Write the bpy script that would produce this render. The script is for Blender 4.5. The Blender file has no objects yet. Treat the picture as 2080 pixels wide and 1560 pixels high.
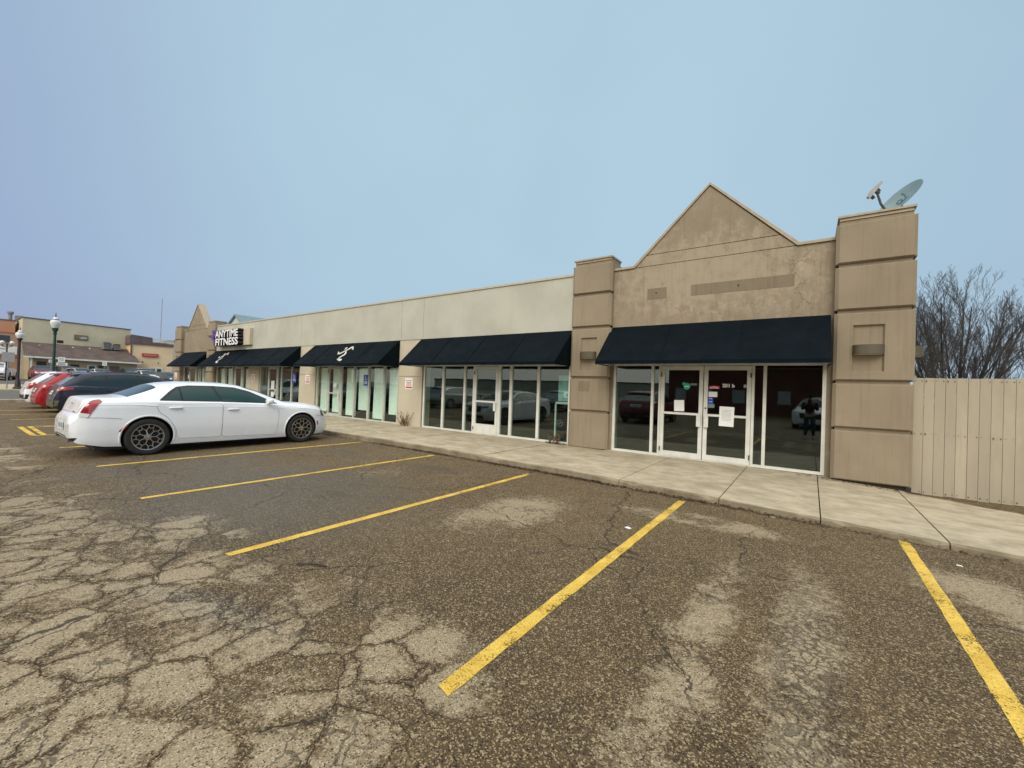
import bpy, bmesh, math, random
import numpy as np
from mathutils import Vector, Matrix
from mathutils.bvhtree import BVHTree
random.seed(7)
R = math.radians
SC = bpy.context.scene
COL = SC.collection

# ------------------------------------------------------------------ camera
F, CX, CY, H = 849.0, 1040.0, 780.0, 1.58
d1 = np.array([-1189., -33., F]); dy = np.array([606., 31., F])
d1 /= np.linalg.norm(d1); dy /= np.linalg.norm(dy)
dn = np.cross(d1, dy); dn /= np.linalg.norm(dn)
if dn[1] < 0: dn = -dn
ax = -d1; ax = ax - dy * ax.dot(dy); ax /= np.linalg.norm(ax)
az = -dn
right = Vector((ax[0], dy[0], az[0])); down = Vector((ax[1], dy[1], az[1])); fwd = Vector((ax[2], dy[2], az[2]))
cam = bpy.data.cameras.new('camera'); camo = bpy.data.objects.new('camera', cam); COL.objects.link(camo)
up = -down
m3 = Matrix(((right.x, up.x, -fwd.x), (right.y, up.y, -fwd.y), (right.z, up.z, -fwd.z)))
camo.matrix_world = Matrix.Translation((0, 0, H)) @ m3.to_4x4()
cam.sensor_width = 36; cam.lens = F / 2080 * 36
cam.clip_start = 0.05; cam.clip_end = 2000
SC.camera = camo

# ------------------------------------------------------------------ world, sun, exposure
SUN_EL, SUN_ROT = R(40), R(202)
w = bpy.data.worlds.new('World'); SC.world = w; w.use_nodes = True
nt = w.node_tree; bg = nt.nodes['Background']
def wn(t, **k):
    n = nt.nodes.new(t)
    for a, b in k.items(): setattr(n, a, b)
    return n
sky = wn('ShaderNodeTexSky', sky_type='NISHITA', sun_disc=False)
sky.sun_elevation = SUN_EL; sky.sun_rotation = SUN_ROT; sky.dust_density = 4.0
tc = wn('ShaderNodeTexCoord'); sep = wn('ShaderNodeSeparateXYZ'); nt.links.new(tc.outputs['Generated'], sep.inputs[0])
def wmr(s, a, b, c=0., d=1.):
    n = wn('ShaderNodeMapRange', interpolation_type='SMOOTHSTEP'); nt.links.new(s, n.inputs[0])
    for i, v in enumerate((a, b, c, d)): n.inputs[i + 1].default_value = v
    return n.outputs[0]
def wmix(f, a, b, bt='MIX'):
    n = wn('ShaderNodeMix', data_type='RGBA', blend_type=bt)
    for i, v in ((0, f), (6, a), (7, b)):
        if hasattr(v, 'is_linked'): nt.links.new(v, n.inputs[i])
        else: n.inputs[i].default_value = v if i == 0 else (*v, 1)
    return n.outputs[2]
dc = (fwd * F + right * 30 + up * 420).normalized()
dot = wn('ShaderNodeVectorMath', operation='DOT_PRODUCT'); nt.links.new(tc.outputs['Generated'], dot.inputs[0]); dot.inputs[1].default_value = dc
glow = wmr(dot.outputs['Value'], 0.45, 1.0)
noi = wn('ShaderNodeTexNoise'); noi.inputs['Scale'].default_value = 2.2; noi.inputs['Detail'].default_value = 3
nt.links.new(tc.outputs['Generated'], noi.inputs['Vector'])
edge = wmix(wmr(sep.outputs['X'], -0.95, -0.2), (0.285, 0.365, 0.575), (0.36, 0.50, 0.635))
c = wmix(glow, edge, (0.438, 0.612, 0.735))
c = wmix(wmr(sep.outputs['Z'], 0.0, 0.22, 0.35, 0.0), c, wmix(wmr(sep.outputs['X'], -0.75, .25), (0.345, 0.405, 0.535), (0.56, 0.65, 0.73)))
cl = wmix(wmr(noi.outputs[0], 0.3, 0.7), (0.972, 0.974, 0.978), (1.02, 1.02, 1.018))
c = wmix(1.0, c, cl, 'MULTIPLY')
c = wmix(wmr(sep.outputs['Z'], 0.70, 0.95), c, (1.75, 1.74, 1.70))
c = wmix(wmr(sep.outputs['Y'], -0.05, -0.65), c, (1.12, 1.07, 0.98))
nsc = wmix(1.0, sky.outputs[0], (0.10, 0.10, 0.10), 'MULTIPLY')
c = wmix(0.06, c, nsc)
nt.links.new(c, bg.inputs[0]); bg.inputs[1].default_value = 0.95
sun = bpy.data.lights.new('sun', 'SUN'); suno = bpy.data.objects.new('sun', sun); COL.objects.link(suno)
sun.energy = 1.9; sun.angle = R(35); sun.color = (1.0, 0.94, 0.85)
suno.rotation_euler = (R(90) - SUN_EL, 0, R(22))      # from behind and left of the camera, high
SC.view_settings.view_transform = 'Standard'; SC.view_settings.look = 'None'
SC.view_settings.exposure = 0.12; SC.view_settings.gamma = 1.0
SC.cycles.max_bounces = 6; SC.cycles.transparent_max_bounces = 12

# ------------------------------------------------------------------ helpers
def tag(o, label=None, cat=None, group=None, kind=None):
    if label: o['label'] = label
    if cat: o['category'] = cat
    if group: o['group'] = group
    if kind: o['kind'] = kind
    return o
def thing(name, label, cat, loc=(0, 0, 0), rz=0.0, group=None):
    o = bpy.data.objects.new(name, None); COL.objects.link(o); o.empty_display_size = 0.2
    o.location = loc; o.rotation_euler = (0, 0, rz)
    return tag(o, label, cat, group)
class MB:
    def __init__(s): s.v = []; s.f = []; s.m = []; s.cur = 0
    def add(s, vs, fs):
        b = len(s.v); s.v += [tuple(map(float, p)) for p in vs]
        for f in fs: s.f.append(tuple(b + i for i in f)); s.m.append(s.cur)
        return s
    def box(s, x0, x1, y0, y1, z0, z1):
        x0, x1 = min(x0, x1), max(x0, x1); y0, y1 = min(y0, y1), max(y0, y1); z0, z1 = min(z0, z1), max(z0, z1)
        return s.add([(x0,y0,z0),(x1,y0,z0),(x1,y1,z0),(x0,y1,z0),(x0,y0,z1),(x1,y0,z1),(x1,y1,z1),(x0,y1,z1)],
                     [(0,3,2,1),(4,5,6,7),(0,1,5,4),(1,2,6,5),(2,3,7,6),(3,0,4,7)])
    def prism_y(s, poly, y0, y1):       # poly in (x,z), counter-clockwise seen from -y
        n = len(poly)
        vs = [(x, y0, z) for x, z in poly] + [(x, y1, z) for x, z in poly]
        return s.add(vs, [tuple(range(n)), tuple(range(2*n-1, n-1, -1))] + [(i, n+i, n+(i+1) % n, (i+1) % n) for i in range(n)])
    def prism_x(s, poly, x0, x1):       # poly in (y,z)
        n = len(poly)
        vs = [(x0, y, z) for y, z in poly] + [(x1, y, z) for y, z in poly]
        return s.add(vs, [tuple(range(n)), tuple(range(2*n-1, n-1, -1))] + [(i, n+i, n+(i+1) % n, (i+1) % n) for i in range(n)])
    def tube(s, pts, rad, n=6, cap=True):
        pts = [Vector(p) for p in pts]
        if not hasattr(rad, '__len__'): rad = [rad]*len(pts)
        vs = []; fs = []; prev = None
        for i, p in enumerate(pts):
            d = (pts[min(i+1, len(pts)-1)] - pts[max(i-1, 0)])
            d = d.normalized() if d.length > 1e-9 else Vector((0, 0, 1))
            if prev is None:
                a = Vector((0, 0, 1)) if abs(d.z) < 0.9 else Vector((1, 0, 0))
            else: a = prev
            u = (a - d*a.dot(d)); u = u.normalized() if u.length > 1e-6 else d.orthogonal().normalized()
            prev = u; v = d.cross(u)
            for k in range(n):
                t = 2*math.pi*k/n + math.pi/n
                vs.append(p + (u*math.cos(t) + v*math.sin(t))*rad[i])
        for i in range(len(pts)-1):
            for k in range(n):
                fs.append((i*n+k, i*n+(k+1) % n, (i+1)*n+(k+1) % n, (i+1)*n+k))
        if cap: fs += [tuple(range(n-1, -1, -1)), tuple((len(pts)-1)*n+k for k in range(n))]
        return s.add(vs, fs)
    def lathe(s, prof, c=(0, 0, 0), n=16, axis='z'):
        vs = []; fs = []
        for r, z in prof:
            for k in range(n):
                t = 2*math.pi*k/n; a, b = r*math.cos(t), r*math.sin(t)
                vs.append((c[0]+a, c[1]+b, c[2]+z) if axis == 'z' else (c[0]+z, c[1]+a, c[2]+b))
        for i in range(len(prof)-1):
            for k in range(n): fs.append((i*n+k, i*n+(k+1) % n, (i+1)*n+(k+1) % n, (i+1)*n+k))
        return s.add(vs, fs)
    def poly(s, pts): return s.add(pts, [tuple(range(len(pts)))])
    def build(s, name, mats, parent=None, smooth=False, sharp=35):
        me = bpy.data.meshes.new(name); me.from_pydata(s.v, [], s.f)
        mats = mats if isinstance(mats, (list, tuple)) else [mats]
        for m in mats: me.materials.append(m)
        me.polygons.foreach_set('material_index', s.m)
        if smooth:
            me.polygons.foreach_set('use_smooth', [True]*len(me.polygons)); me.set_sharp_from_angle(angle=R(sharp))
        me.update()
        o = bpy.data.objects.new(name, me); COL.objects.link(o)
        if parent: o.parent = parent
        return o
def dup(root, **k):
    def cp(o, par):
        c = o.copy(); COL.objects.link(c); c.parent = par
        for ch in o.children: cp(ch, c)
        return c
    r = cp(root, None)
    return r
def text_obj(name, s, loc, size, mat, parent=None, extrude=0.002, rot=(R(90), 0, 0), sx=1.0, bold=0.0, align='LEFT'):
    cu = bpy.data.curves.new(name, 'FONT'); cu.body = s; cu.size = size; cu.extrude = extrude; cu.offset = bold; cu.align_x = align
    cu.resolution_u = 3
    t = bpy.data.objects.new(name, cu); COL.objects.link(t)
    dg = bpy.context.evaluated_depsgraph_get()
    me = bpy.data.meshes.new_from_object(t.evaluated_get(dg)); me.name = name
    bpy.data.objects.remove(t); bpy.data.curves.remove(cu)
    me.materials.clear(); me.materials.append(mat)
    o = bpy.data.objects.new(name, me); COL.objects.link(o); o.location = loc; o.rotation_euler = rot; o.scale = (sx, 1, 1)
    if parent: o.parent = parent
    return o

# ------------------------------------------------------------------ materials
class NT:
    def __init__(s, name):
        s.mat = bpy.data.materials.new(name); s.mat.use_nodes = True; s.t = s.mat.node_tree
        s.b = s.t.nodes['Principled BSDF']; s.out = s.t.nodes['Material Output']
        s.tc = None
    def new(s, t, **k):
        n = s.t.nodes.new(t)
        for a, b in k.items(): setattr(n, a, b)
        return n
    def put(s, sock, v):
        if hasattr(v, 'is_linked'): s.t.links.new(v, sock)
        elif isinstance(v, (tuple, list)) and len(v) == 3 and sock.type == 'RGBA': sock.default_value = (*v, 1)
        else: sock.default_value = v
    @property
    def co(s):
        if not s.tc: s.tc = s.new('ShaderNodeTexCoord')
        return s.tc.outputs['Object']
    def map(s, scale=(1, 1, 1), loc=(0, 0, 0), rot=(0, 0, 0), vec=None):
        n = s.new('ShaderNodeMapping'); s.put(n.inputs[0], vec or s.co)
        n.inputs[1].default_value = loc; n.inputs[2].default_value = rot; n.inputs[3].default_value = scale
        return n.outputs[0]
    def noise(s, scale, detail=3, rough=0.55, vec=None, dist=0.0, out=0):
        n = s.new('ShaderNodeTexNoise'); s.put(n.inputs['Vector'], vec or s.co)
        n.inputs['Scale'].default_value = scale; n.inputs['Detail'].default_value = detail
        n.inputs['Roughness'].default_value = rough; n.inputs['Distortion'].default_value = dist
        return n.outputs[out]
    def vor(s, scale, feature='F1', vec=None, out='Distance', rnd=1.0):
        n = s.new('ShaderNodeTexVoronoi', feature=feature); s.put(n.inputs['Vector'], vec or s.co)
        n.inputs['Scale'].default_value = scale; n.inputs['Randomness'].default_value = rnd
        return n.outputs[out]
    def mr(s, v, a, b, c=0., d=1.):
        n = s.new('ShaderNodeMapRange', interpolation_type='SMOOTHSTEP'); s.put(n.inputs[0], v)
        for i, q in enumerate((a, b, c, d)): n.inputs[i+1].default_value = q
        return n.outputs[0]
    def m(s, op, a, b=0.0, clamp=False):
        n = s.new('ShaderNodeMath', operation=op, use_clamp=clamp); s.put(n.inputs[0], a); s.put(n.inputs[1], b)
        return n.outputs[0]
    def mix(s, f, a, b, bt='MIX'):
        n = s.new('ShaderNodeMix', data_type='RGBA', blend_type=bt)
        s.put(n.inputs[0], f); s.put(n.inputs[6], a); s.put(n.inputs[7], b)
        return n.outputs[2]
    def blob(s, cx, cy, rx, ry, soft=0.6, ang=0.0, plane='xy', vec=None):
        src = vec or s.co
        n = s.new('ShaderNodeVectorMath', operation='SUBTRACT'); s.put(n.inputs[0], src)
        n.inputs[1].default_value = (cx, cy, 0) if plane == 'xy' else (cx, 0, cy)
        q = n.outputs[0]
        if ang:
            ro = s.new('ShaderNodeVectorRotate', rotation_type='Z_AXIS'); s.put(ro.inputs[0], q); ro.inputs['Angle'].default_value = -ang; q = ro.outputs[0]
        n2 = s.new('ShaderNodeVectorMath', operation='MULTIPLY'); s.put(n2.inputs[0], q)
        n2.inputs[1].default_value = (1/rx, 1/ry, 0) if plane == 'xy' else (1/rx, 0, 1/ry)
        n3 = s.new('ShaderNodeVectorMath', operation='LENGTH'); s.put(n3.inputs[0], n2.outputs[0])
        return s.mr(n3.outputs['Value'], 1.0+soft*.5, 1.0-soft, 0, 1)
    def bump(s, h, strength=0.3, dist=0.01, prev=None):
        n = s.new('ShaderNodeBump'); n.inputs['Strength'].default_value = strength; n.inputs['Distance'].default_value = dist
        s.put(n.inputs['Height'], h)
        if prev: s.put(n.inputs['Normal'], prev)
        return n.outputs[0]
    def done(s, col=None, rough=0.6, bump=None, metal=0.0, spec=None, coat=None, ior=None):
        if col is not None: s.put(s.b.inputs['Base Color'], col)
        s.put(s.b.inputs['Roughness'], rough); s.b.inputs['Metallic'].default_value = metal
        if spec is not None: s.put(s.b.inputs['Specular IOR Level'], spec)
        if coat is not None: s.b.inputs['Coat Weight'].default_value = coat; s.b.inputs['Coat Roughness'].default_value = 0.03
        if ior: s.b.inputs['IOR'].default_value = ior
        if bump: s.put(s.b.inputs['Normal'], bump)
        return s.mat
def plain(name, col, rough=0.6, var=0.12, scale=6.0, metal=0.0, spec=None, coat=None, bump=0.0):
    n = NT(name); f = n.noise(scale, 4, 0.6)
    c = n.mix(n.mr(f, 0.3, 0.7), tuple(x*(1-var) for x in col), tuple(min(1, x*(1+var)) for x in col))
    b = n.bump(n.noise(scale*12, 2), bump, 0.004) if bump else None
    return n.done(c, n.mr(n.noise(scale*1.7, 3), 0.3, 0.7, max(0.02, rough-0.06), min(1, rough+0.06)), b, metal, spec, coat)

def crack_field(n):
    wv = n.new('ShaderNodeVectorMath', operation='MULTIPLY_ADD'); n.put(wv.inputs[0], n.noise(1.3, 4, 0.6, out=1)); wv.inputs[1].default_value = (0.55, 0.55, 0); n.put(wv.inputs[2], n.co)
    wv = wv.outputs[0]
    wv2 = n.new('ShaderNodeVectorMath', operation='MULTIPLY_ADD'); n.put(wv2.inputs[0], n.noise(8, 4, 0.65, out=1)); wv2.inputs[1].default_value = (0.12, 0.12, 0); n.put(wv2.inputs[2], wv)
    flat = n.map((1, 1, 0), vec=wv2.outputs[0])
    zone = None
    for p in [(-3.4, 1.0, 3.2, 1.5, .4), (-8.5, 0.8, 4.5, 1.5, .4), (-14, .8, 4.5, 1.4, .5)]:
        b = n.blob(*p); zone = b if zone is None else n.m('MAXIMUM', zone, b)
    de = n.vor(2.75, 'DISTANCE_TO_EDGE', flat)
    lone = n.vor(0.36, 'DISTANCE_TO_EDGE', flat)
    c1 = n.m('MULTIPLY', n.mr(de, 0.013, 0.004), n.m('MULTIPLY', zone, n.mr(n.noise(1.1, 2), .38, .5)))
    c3 = n.m('MULTIPLY', n.mr(lone, 0.0034, 0.0012), n.mr(n.noise(.5, 2), .36, .46))
    return wv, flat, zone, de, c1, c3
def mat_asphalt():
    n = NT('weathered_asphalt')
    wv, flat, crackzone, de, c1, c3 = crack_field(n)
    cellc = n.new('ShaderNodeSeparateColor'); n.put(cellc.inputs[0], n.vor(2.75, 'F1', flat, out='Color')); cell = cellc.outputs[0]
    de2 = n.vor(6.5, 'DISTANCE_TO_EDGE', flat)
    # places where the surface is worn pale: (x, y, half sizes, softness)
    pale = [(-3.1, 0.95, 3.0, 1.15, 0.7), (-7.2, 0.6, 2.6, 1.0, 0.7), (-12.5, 0.7, 4.0, 0.9, .7), (-2.85, 4.75, 0.75, 1.35, .9), (-0.9, 5.95, 1.3, 0.42, .7),
            (-0.30, 3.2, 0.26, 2.3, 1.0), (0.26, 3.6, 0.30, 2.0, 1.0), (1.45, 5.3, .55, .9, .9), (-1.5, 2.0, 0.55, 0.5, .8), (-4.9, 2.0, 0.9, .35, .7), (0.3, 0.9, 1.2, .35, .8), (1.7, 3.6, .35, 1.3, 1.0)]
    acc = None
    for p in pale:
        b = n.blob(*p, vec=wv); acc = b if acc is None else n.m('MAXIMUM', acc, b)
    big = n.noise(0.8, 4, 0.62)
    far = n.mr(n.noise(0.35, 4, .6), .50, .70, 0, .5)
    pm = n.m('MULTIPLY', n.m('MAXIMUM', acc, far), n.mr(big, 0.30, 0.55, 0.35, 1.0))
    fine = n.noise(12, 9, 0.80); fine2 = n.noise(34, 6, .75)
    fs = n.m('ADD', n.m('MULTIPLY', n.m('SUBTRACT', fine, .5), 1.9), n.m('MULTIPLY', n.m('SUBTRACT', fine2, .5), 1.1))
    percell = n.m('MULTIPLY', n.m('SUBTRACT', cell, .45), n.m('MULTIPLY', crackzone, .62))
    wornout = n.mr(n.m('ADD', n.m('ADD', pm, percell), fs), 0.36, 0.84)
    border = n.mr(n.m('ADD', de, n.m('MULTIPLY', fs, 0.26)), 0.005, 0.13)
    border = n.m('MAXIMUM', border, n.m('SUBTRACT', 1.0, crackzone))
    wornout = n.m('MULTIPLY', wornout, border)
    g1 = n.noise(170, 2, 0.6)
    sc_ = n.new('ShaderNodeSeparateColor'); n.put(sc_.inputs[0], n.vor(145, 'F1', out='Color')); st = sc_.outputs[0]
    sc2 = n.new('ShaderNodeSeparateColor'); n.put(sc2.inputs[0], n.vor(78, 'F1', out='Color')); st2 = sc2.outputs[1]
    dark = n.mix(n.mr(n.noise(0.55, 4, 0.6), 0.3, 0.7), (0.080, 0.053, 0.022), (0.132, 0.090, 0.042))
    dark = n.mix(n.mr(n.noise(4.5, 6, .7), .35, .7, 0, .5), dark, (0.050, 0.033, 0.014))
    seal = n.m('MULTIPLY', n.m('MAXIMUM', n.blob(-6.0, 3.2, 2.6, 1.9, .5, vec=wv), n.blob(-9, 3.0, 1.6, 1.6, .5, vec=wv)), .75)
    dark = n.mix(seal, dark, (0.080, 0.064, 0.043))
    wetn = n.m('MAXIMUM', n.blob(-5.15, 3.65, .34, .22, .5, vec=wv), n.m('MAXIMUM', n.blob(-5.6, 5.9, .9, .3, .6, vec=wv), n.blob(-8.3, 5.9, 1.0, .35, .6, vec=wv)))
    oil = n.m('MAXIMUM', wetn, n.m('MAXIMUM', n.blob(-3.1, 1.45, .9, .16, .8, .25, vec=wv), n.m('MULTIPLY', n.mr(n.noise(.9, 3), .60, .76), .6)))
    dark = n.mix(n.m('MULTIPLY', oil, .6), dark, (0.036, 0.027, 0.018))
    lightst = n.mix(n.m('MULTIPLY', seal, .6), (0.34, 0.255, 0.14), (0.16, .13, .09))
    dark = n.mix(n.mr(st, 0.74, 0.95), dark, lightst)
    dark = n.mix(n.mr(st2, 0.93, 0.97), dark, n.mix(.5, lightst, (.36, .30, .2)))
    dark = n.mix(n.mr(st, 0.30, 0.02), dark, (0.016, 0.011, 0.006))
    palec = n.mix(n.mr(g1, 0.3, 0.7), (0.265, 0.208, 0.120), (0.425, 0.345, 0.222))
    palec = n.mix(n.mr(st, 0.80, 0.97), palec, (0.50, 0.44, 0.33))
    palec = n.mix(n.mr(st, 0.17, 0.02), palec, (0.075, 0.058, 0.038))
    col = n.mix(n.m('MULTIPLY', wornout, .86), dark, palec)
    crack2 = n.m('MULTIPLY', n.mr(de2, 0.05, 0.012), n.m('MULTIPLY', n.mr(acc, .3, .7), n.mr(n.noise(1.7, 2, vec=n.map(loc=(5, 3, 0))), .48, .60)))
    tread = n.m('MULTIPLY', n.mr(n.vor(15, 'DISTANCE_TO_EDGE', flat), .14, .04), n.m('MULTIPLY', n.blob(0.02, 3.1, .22, 1.5, .8), .8))
    cr = n.m('MAXIMUM', n.m('MAXIMUM', c1, tread), n.m('MAXIMUM', n.m('MULTIPLY', crack2, .7), c3))
    col = n.mix(n.m('MULTIPLY', cr, .85), col, (0.024, 0.016, 0.008))
    h = n.m('SUBTRACT', n.m('MULTIPLY', n.m('ADD', n.m('ADD', st, g1), fine2), 0.35), cr)
    rough = n.mix(n.m('MAXIMUM', seal, n.m('MULTIPLY', oil, .8)), (0.82,)*3, (0.40,)*3)
    return n.done(col, rough, n.bump(h, 0.8, 0.008), spec=0.4)
def mat_road():
    n = NT('street_asphalt'); c = n.mix(n.noise(.6, 4), (0.085, 0.078, 0.07), (0.13, 0.12, 0.108))
    return n.done(n.mix(n.mr(n.noise(60, 2), .55, .75), c, (0.2, .18, .16)), 0.8)
def mat_concrete(name, a, b):
    n = NT(name)
    st = n.noise(3.0, 5, 0.65, vec=n.map((0.9, 1.3, 1)))
    c = n.mix(n.mr(st, 0.3, 0.72), a, b)
    c = n.mix(n.mr(n.noise(1.3, 6, .7), .48, .70, 0, .6), c, tuple(x*.62 for x in a))
    c = n.mix(n.mr(n.noise(16, 5, .75), .58, .72, 0, .45), c, tuple(x*.55 for x in a))
    c = n.mix(n.mr(n.noise(38, 2, .6), .62, .8, 0, .5), c, tuple(x*.5 for x in a))
    # brushed streaks along the walk
    c = n.mix(n.mr(n.noise(14, 3, .6, vec=n.map((0.22, 3.2, 1))), .56, .76, 0, .13), c, tuple(x*.6 for x in a))
    sp = n.new('ShaderNodeSeparateXYZ'); n.put(sp.inputs[0], n.co)
    return n.done(c, 0.85, n.bump(n.noise(90, 3), 0.35, 0.004), spec=.3)
def mat_stucco(name, col, mott=None, cracks=False, streak=0.35):
    n = NT(name)
    c = n.mix(n.mr(n.noise(0.7, 4, .6), .3, .7), tuple(x*.90 for x in col), tuple(x*1.07 for x in col))
    stv = n.noise(3.0, 4, .65, vec=n.map((2.4, 1, 0.16)))
    c = n.mix(n.mr(stv, .52, .74, 0, streak), c, tuple(x*q for x, q in zip(col, (.72, .70, .68))))
    if mott:
        p = n.mr(n.m('ADD', n.noise(4.5, 7, .74, vec=n.map((1, 1, .75))), n.m('MULTIPLY', n.blob(-2.0, 4.3, 2.4, 1.0, .7, plane='xz'), .20)), .50, .72)
        c = n.mix(n.m('MULTIPLY', p, .7), c, mott)
    if streak > .4:
        dr = n.mr(n.noise(5.5, 5, .7, vec=n.map((2.6, 1, .10))), .50, .70); c = n.mix(n.m('MULTIPLY', dr, .30), c, tuple(x*q for x, q in zip(col, (.60, .58, .56))))
        c = n.mix(n.mr(n.noise(2.5, 6, .75), .55, .75, 0, .35), c, tuple(x*1.22 for x in col))
    c = n.mix(n.mr(n.noise(55, 3, .7), .58, .8, 0, .35), c, tuple(x*.62 for x in col))
    h = n.noise(75, 3, .6)
    if cracks:
        dr = n.mr(n.noise(7, 5, .7, vec=n.map((2.2, 1, .13))), .52, .72); c = n.mix(n.m('MULTIPLY', dr, .4), c, tuple(x*.62 for x in col))
        wv = n.new('ShaderNodeVectorMath', operation='MULTIPLY_ADD'); n.put(wv.inputs[0], n.noise(5, 4, .7, out=1)); wv.inputs[1].default_value = (.3, .3, .3); n.put(wv.inputs[2], n.co)
        e = n.vor(3.4, 'DISTANCE_TO_EDGE', wv.outputs[0])
        z = n.m('MAXIMUM', n.blob(-0.25, 3.95, .75, .85, .6, plane='xz'), n.m('MULTIPLY', n.blob(-1.9, 3.55, 2.0, .25, .8, plane='xz'), .75))
        k = n.m('MULTIPLY', n.mr(e, .03, .008), n.m('MULTIPLY', z, n.mr(n.noise(2.6, 3, .6), .46, .58)))
        flake = n.m('MULTIPLY', n.mr(n.noise(7, 5, .7), .56, .66), z)
        c = n.mix(n.m('MULTIPLY', flake, .55), c, tuple(min(1, x*1.18) for x in (mott or col)))
        c = n.mix(n.m('MULTIPLY', k, .6), c, tuple(x*.38 for x in col))
        h = n.m('SUBTRACT', h, n.m('MULTIPLY', k, 2.0))
    return n.done(c, 0.88, n.bump(h, 0.3, 0.006), spec=.25)
def mat_paint_line():
    n = NT('worn_yellow_paint')
    c = n.mix(n.mr(n.noise(5, 4, .6), .3, .7), (0.64, 0.41, 0.05), (0.80, 0.56, 0.10))
    c = n.mix(n.mr(n.noise(130, 3, .7), .50, .68, 0, .8), c, (0.27, 0.15, 0.02))
    c = n.mix(n.mr(n.noise(2.2, 4, .6), .55, .75, 0, .5), c, (0.66, .40, .12))
    n.done(c, 0.75, n.bump(n.noise(150, 3), .7, .005))
    wv, flat, zone, de, c1, c3 = crack_field(n)
    tr = n.new('ShaderNodeBsdfTransparent'); mx = n.new('ShaderNodeMixShader')
    k = n.m('ADD', n.m('MULTIPLY', n.noise(75, 4, .75), .66), n.m('MULTIPLY', n.noise(3.0, 5, .7), .5))
    hole = n.m('MAXIMUM', n.mr(k, .625, .665), n.mr(c1, .3, .6))
    n.put(mx.inputs[0], hole); n.put(mx.inputs[1], n.b.outputs[0]); n.put(mx.inputs[2], tr.outputs[0]); n.t.links.new(mx.outputs[0], n.out.inputs[0])
    return n.mat
def mat_glass(name, tint, boost=1.6, rough=0.0):
    n = NT(name); n.t.nodes.remove(n.b)
    lw = n.new('ShaderNodeLayerWeight'); lw.inputs[0].default_value = .5
    fr = n.m('ADD', n.m('MULTIPLY', n.m('POWER', lw.outputs['Facing'], 5.0), .95), .068)
    gl = n.new('ShaderNodeBsdfGlossy'); gl.inputs['Roughness'].default_value = rough; gl.inputs['Color'].default_value = (.92, .97, .96, 1)
    wob = n.bump(n.noise(1.1, 1), .06, .02); n.put(gl.inputs['Normal'], wob)
    tr = n.new('ShaderNodeBsdfTransparent'); tr.inputs[0].default_value = (*tint, 1)
    mx = n.new('ShaderNodeMixShader'); n.put(mx.inputs[0], n.m('MULTIPLY', fr, boost, True))
    n.put(mx.inputs[1], tr.outputs[0]); n.put(mx.inputs[2], gl.outputs[0]); n.t.links.new(mx.outputs[0], n.out.inputs[0])
    return n.mat
def mat_fence():
    n = NT('painted_fence_boards'); col = (0.425, 0.378, 0.285)
    ge = n.new('ShaderNodeNewGeometry'); isl = ge.outputs['Random Per Island']
    c = n.mix(n.mr(n.noise(2.2, 4, .6, vec=n.map((1, 1, .35))), .3, .7), tuple(x*.86 for x in col), tuple(x*1.08 for x in col))
    c = n.mix(n.mr(isl, 0, 1, 0, .6), c, tuple(x*q for x, q in zip(col, (.80, .80, .82))))
    c = n.mix(n.mr(n.noise(22, 5, .75, vec=n.map((1, 1, .05))), .52, .72, 0, .45), c, tuple(x*.68 for x in col))
    c = n.mix(n.mr(n.noise(9, 4, .7, vec=n.map((1, 1, 2.6))), .64, .74, 0, .6), c, tuple(x*.6 for x in col))
    return n.done(c, .8, n.bump(n.noise(40, 3, vec=n.map((1, 1, .1))), .25, .004), spec=.3)
def mat_fabric(name, col):
    n = NT(name); c = n.mix(n.mr(n.noise(1.6, 5, .65), .35, .7), tuple(x*.8 for x in col), tuple(x*1.25 for x in col))
    return n.done(c, n.mr(n.noise(3, 3), .3, .7, .6, .75), n.bump(n.noise(4, 3), .25, .03, n.bump(n.noise(260, 2), .12, .002)), spec=.09)
def mat_brick(name, a, b, mortar, sc=1.0):
    n = NT(name); t = n.new('ShaderNodeTexBrick'); n.put(t.inputs[0], n.map((1, 1, 1), rot=(R(90), 0, R(90))))
    t.inputs['Color1'].default_value = (*a, 1); t.inputs['Color2'].default_value = (*b, 1); t.inputs['Mortar'].default_value = (*mortar, 1)
    t.inputs['Scale'].default_value = 4.5*sc; t.inputs['Mortar Size'].default_value = .012
    c = n.mix(n.mr(n.noise(.6, 4), .3, .75, 0, .35), t.outputs[0], tuple(x*.6 for x in a))
    return n.done(c, .85)
def mat_carpaint(name, col, metal=0.0, rough=.32):
    n = NT(name)
    dirt = n.mr(n.noise(3, 4, .6), .35, .75, 0, .16)
    c = n.mix(dirt, col, tuple(x*.8+.02 for x in col))
    spk = n.mr(n.noise(420, 1), .55, .75, 0, .12); c = n.mix(spk, c, tuple(x*.8 for x in col))
    return n.done(c, n.mr(n.noise(6, 3), .3, .7, rough-.05, rough+.06), None, metal, .5, .6)

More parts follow.
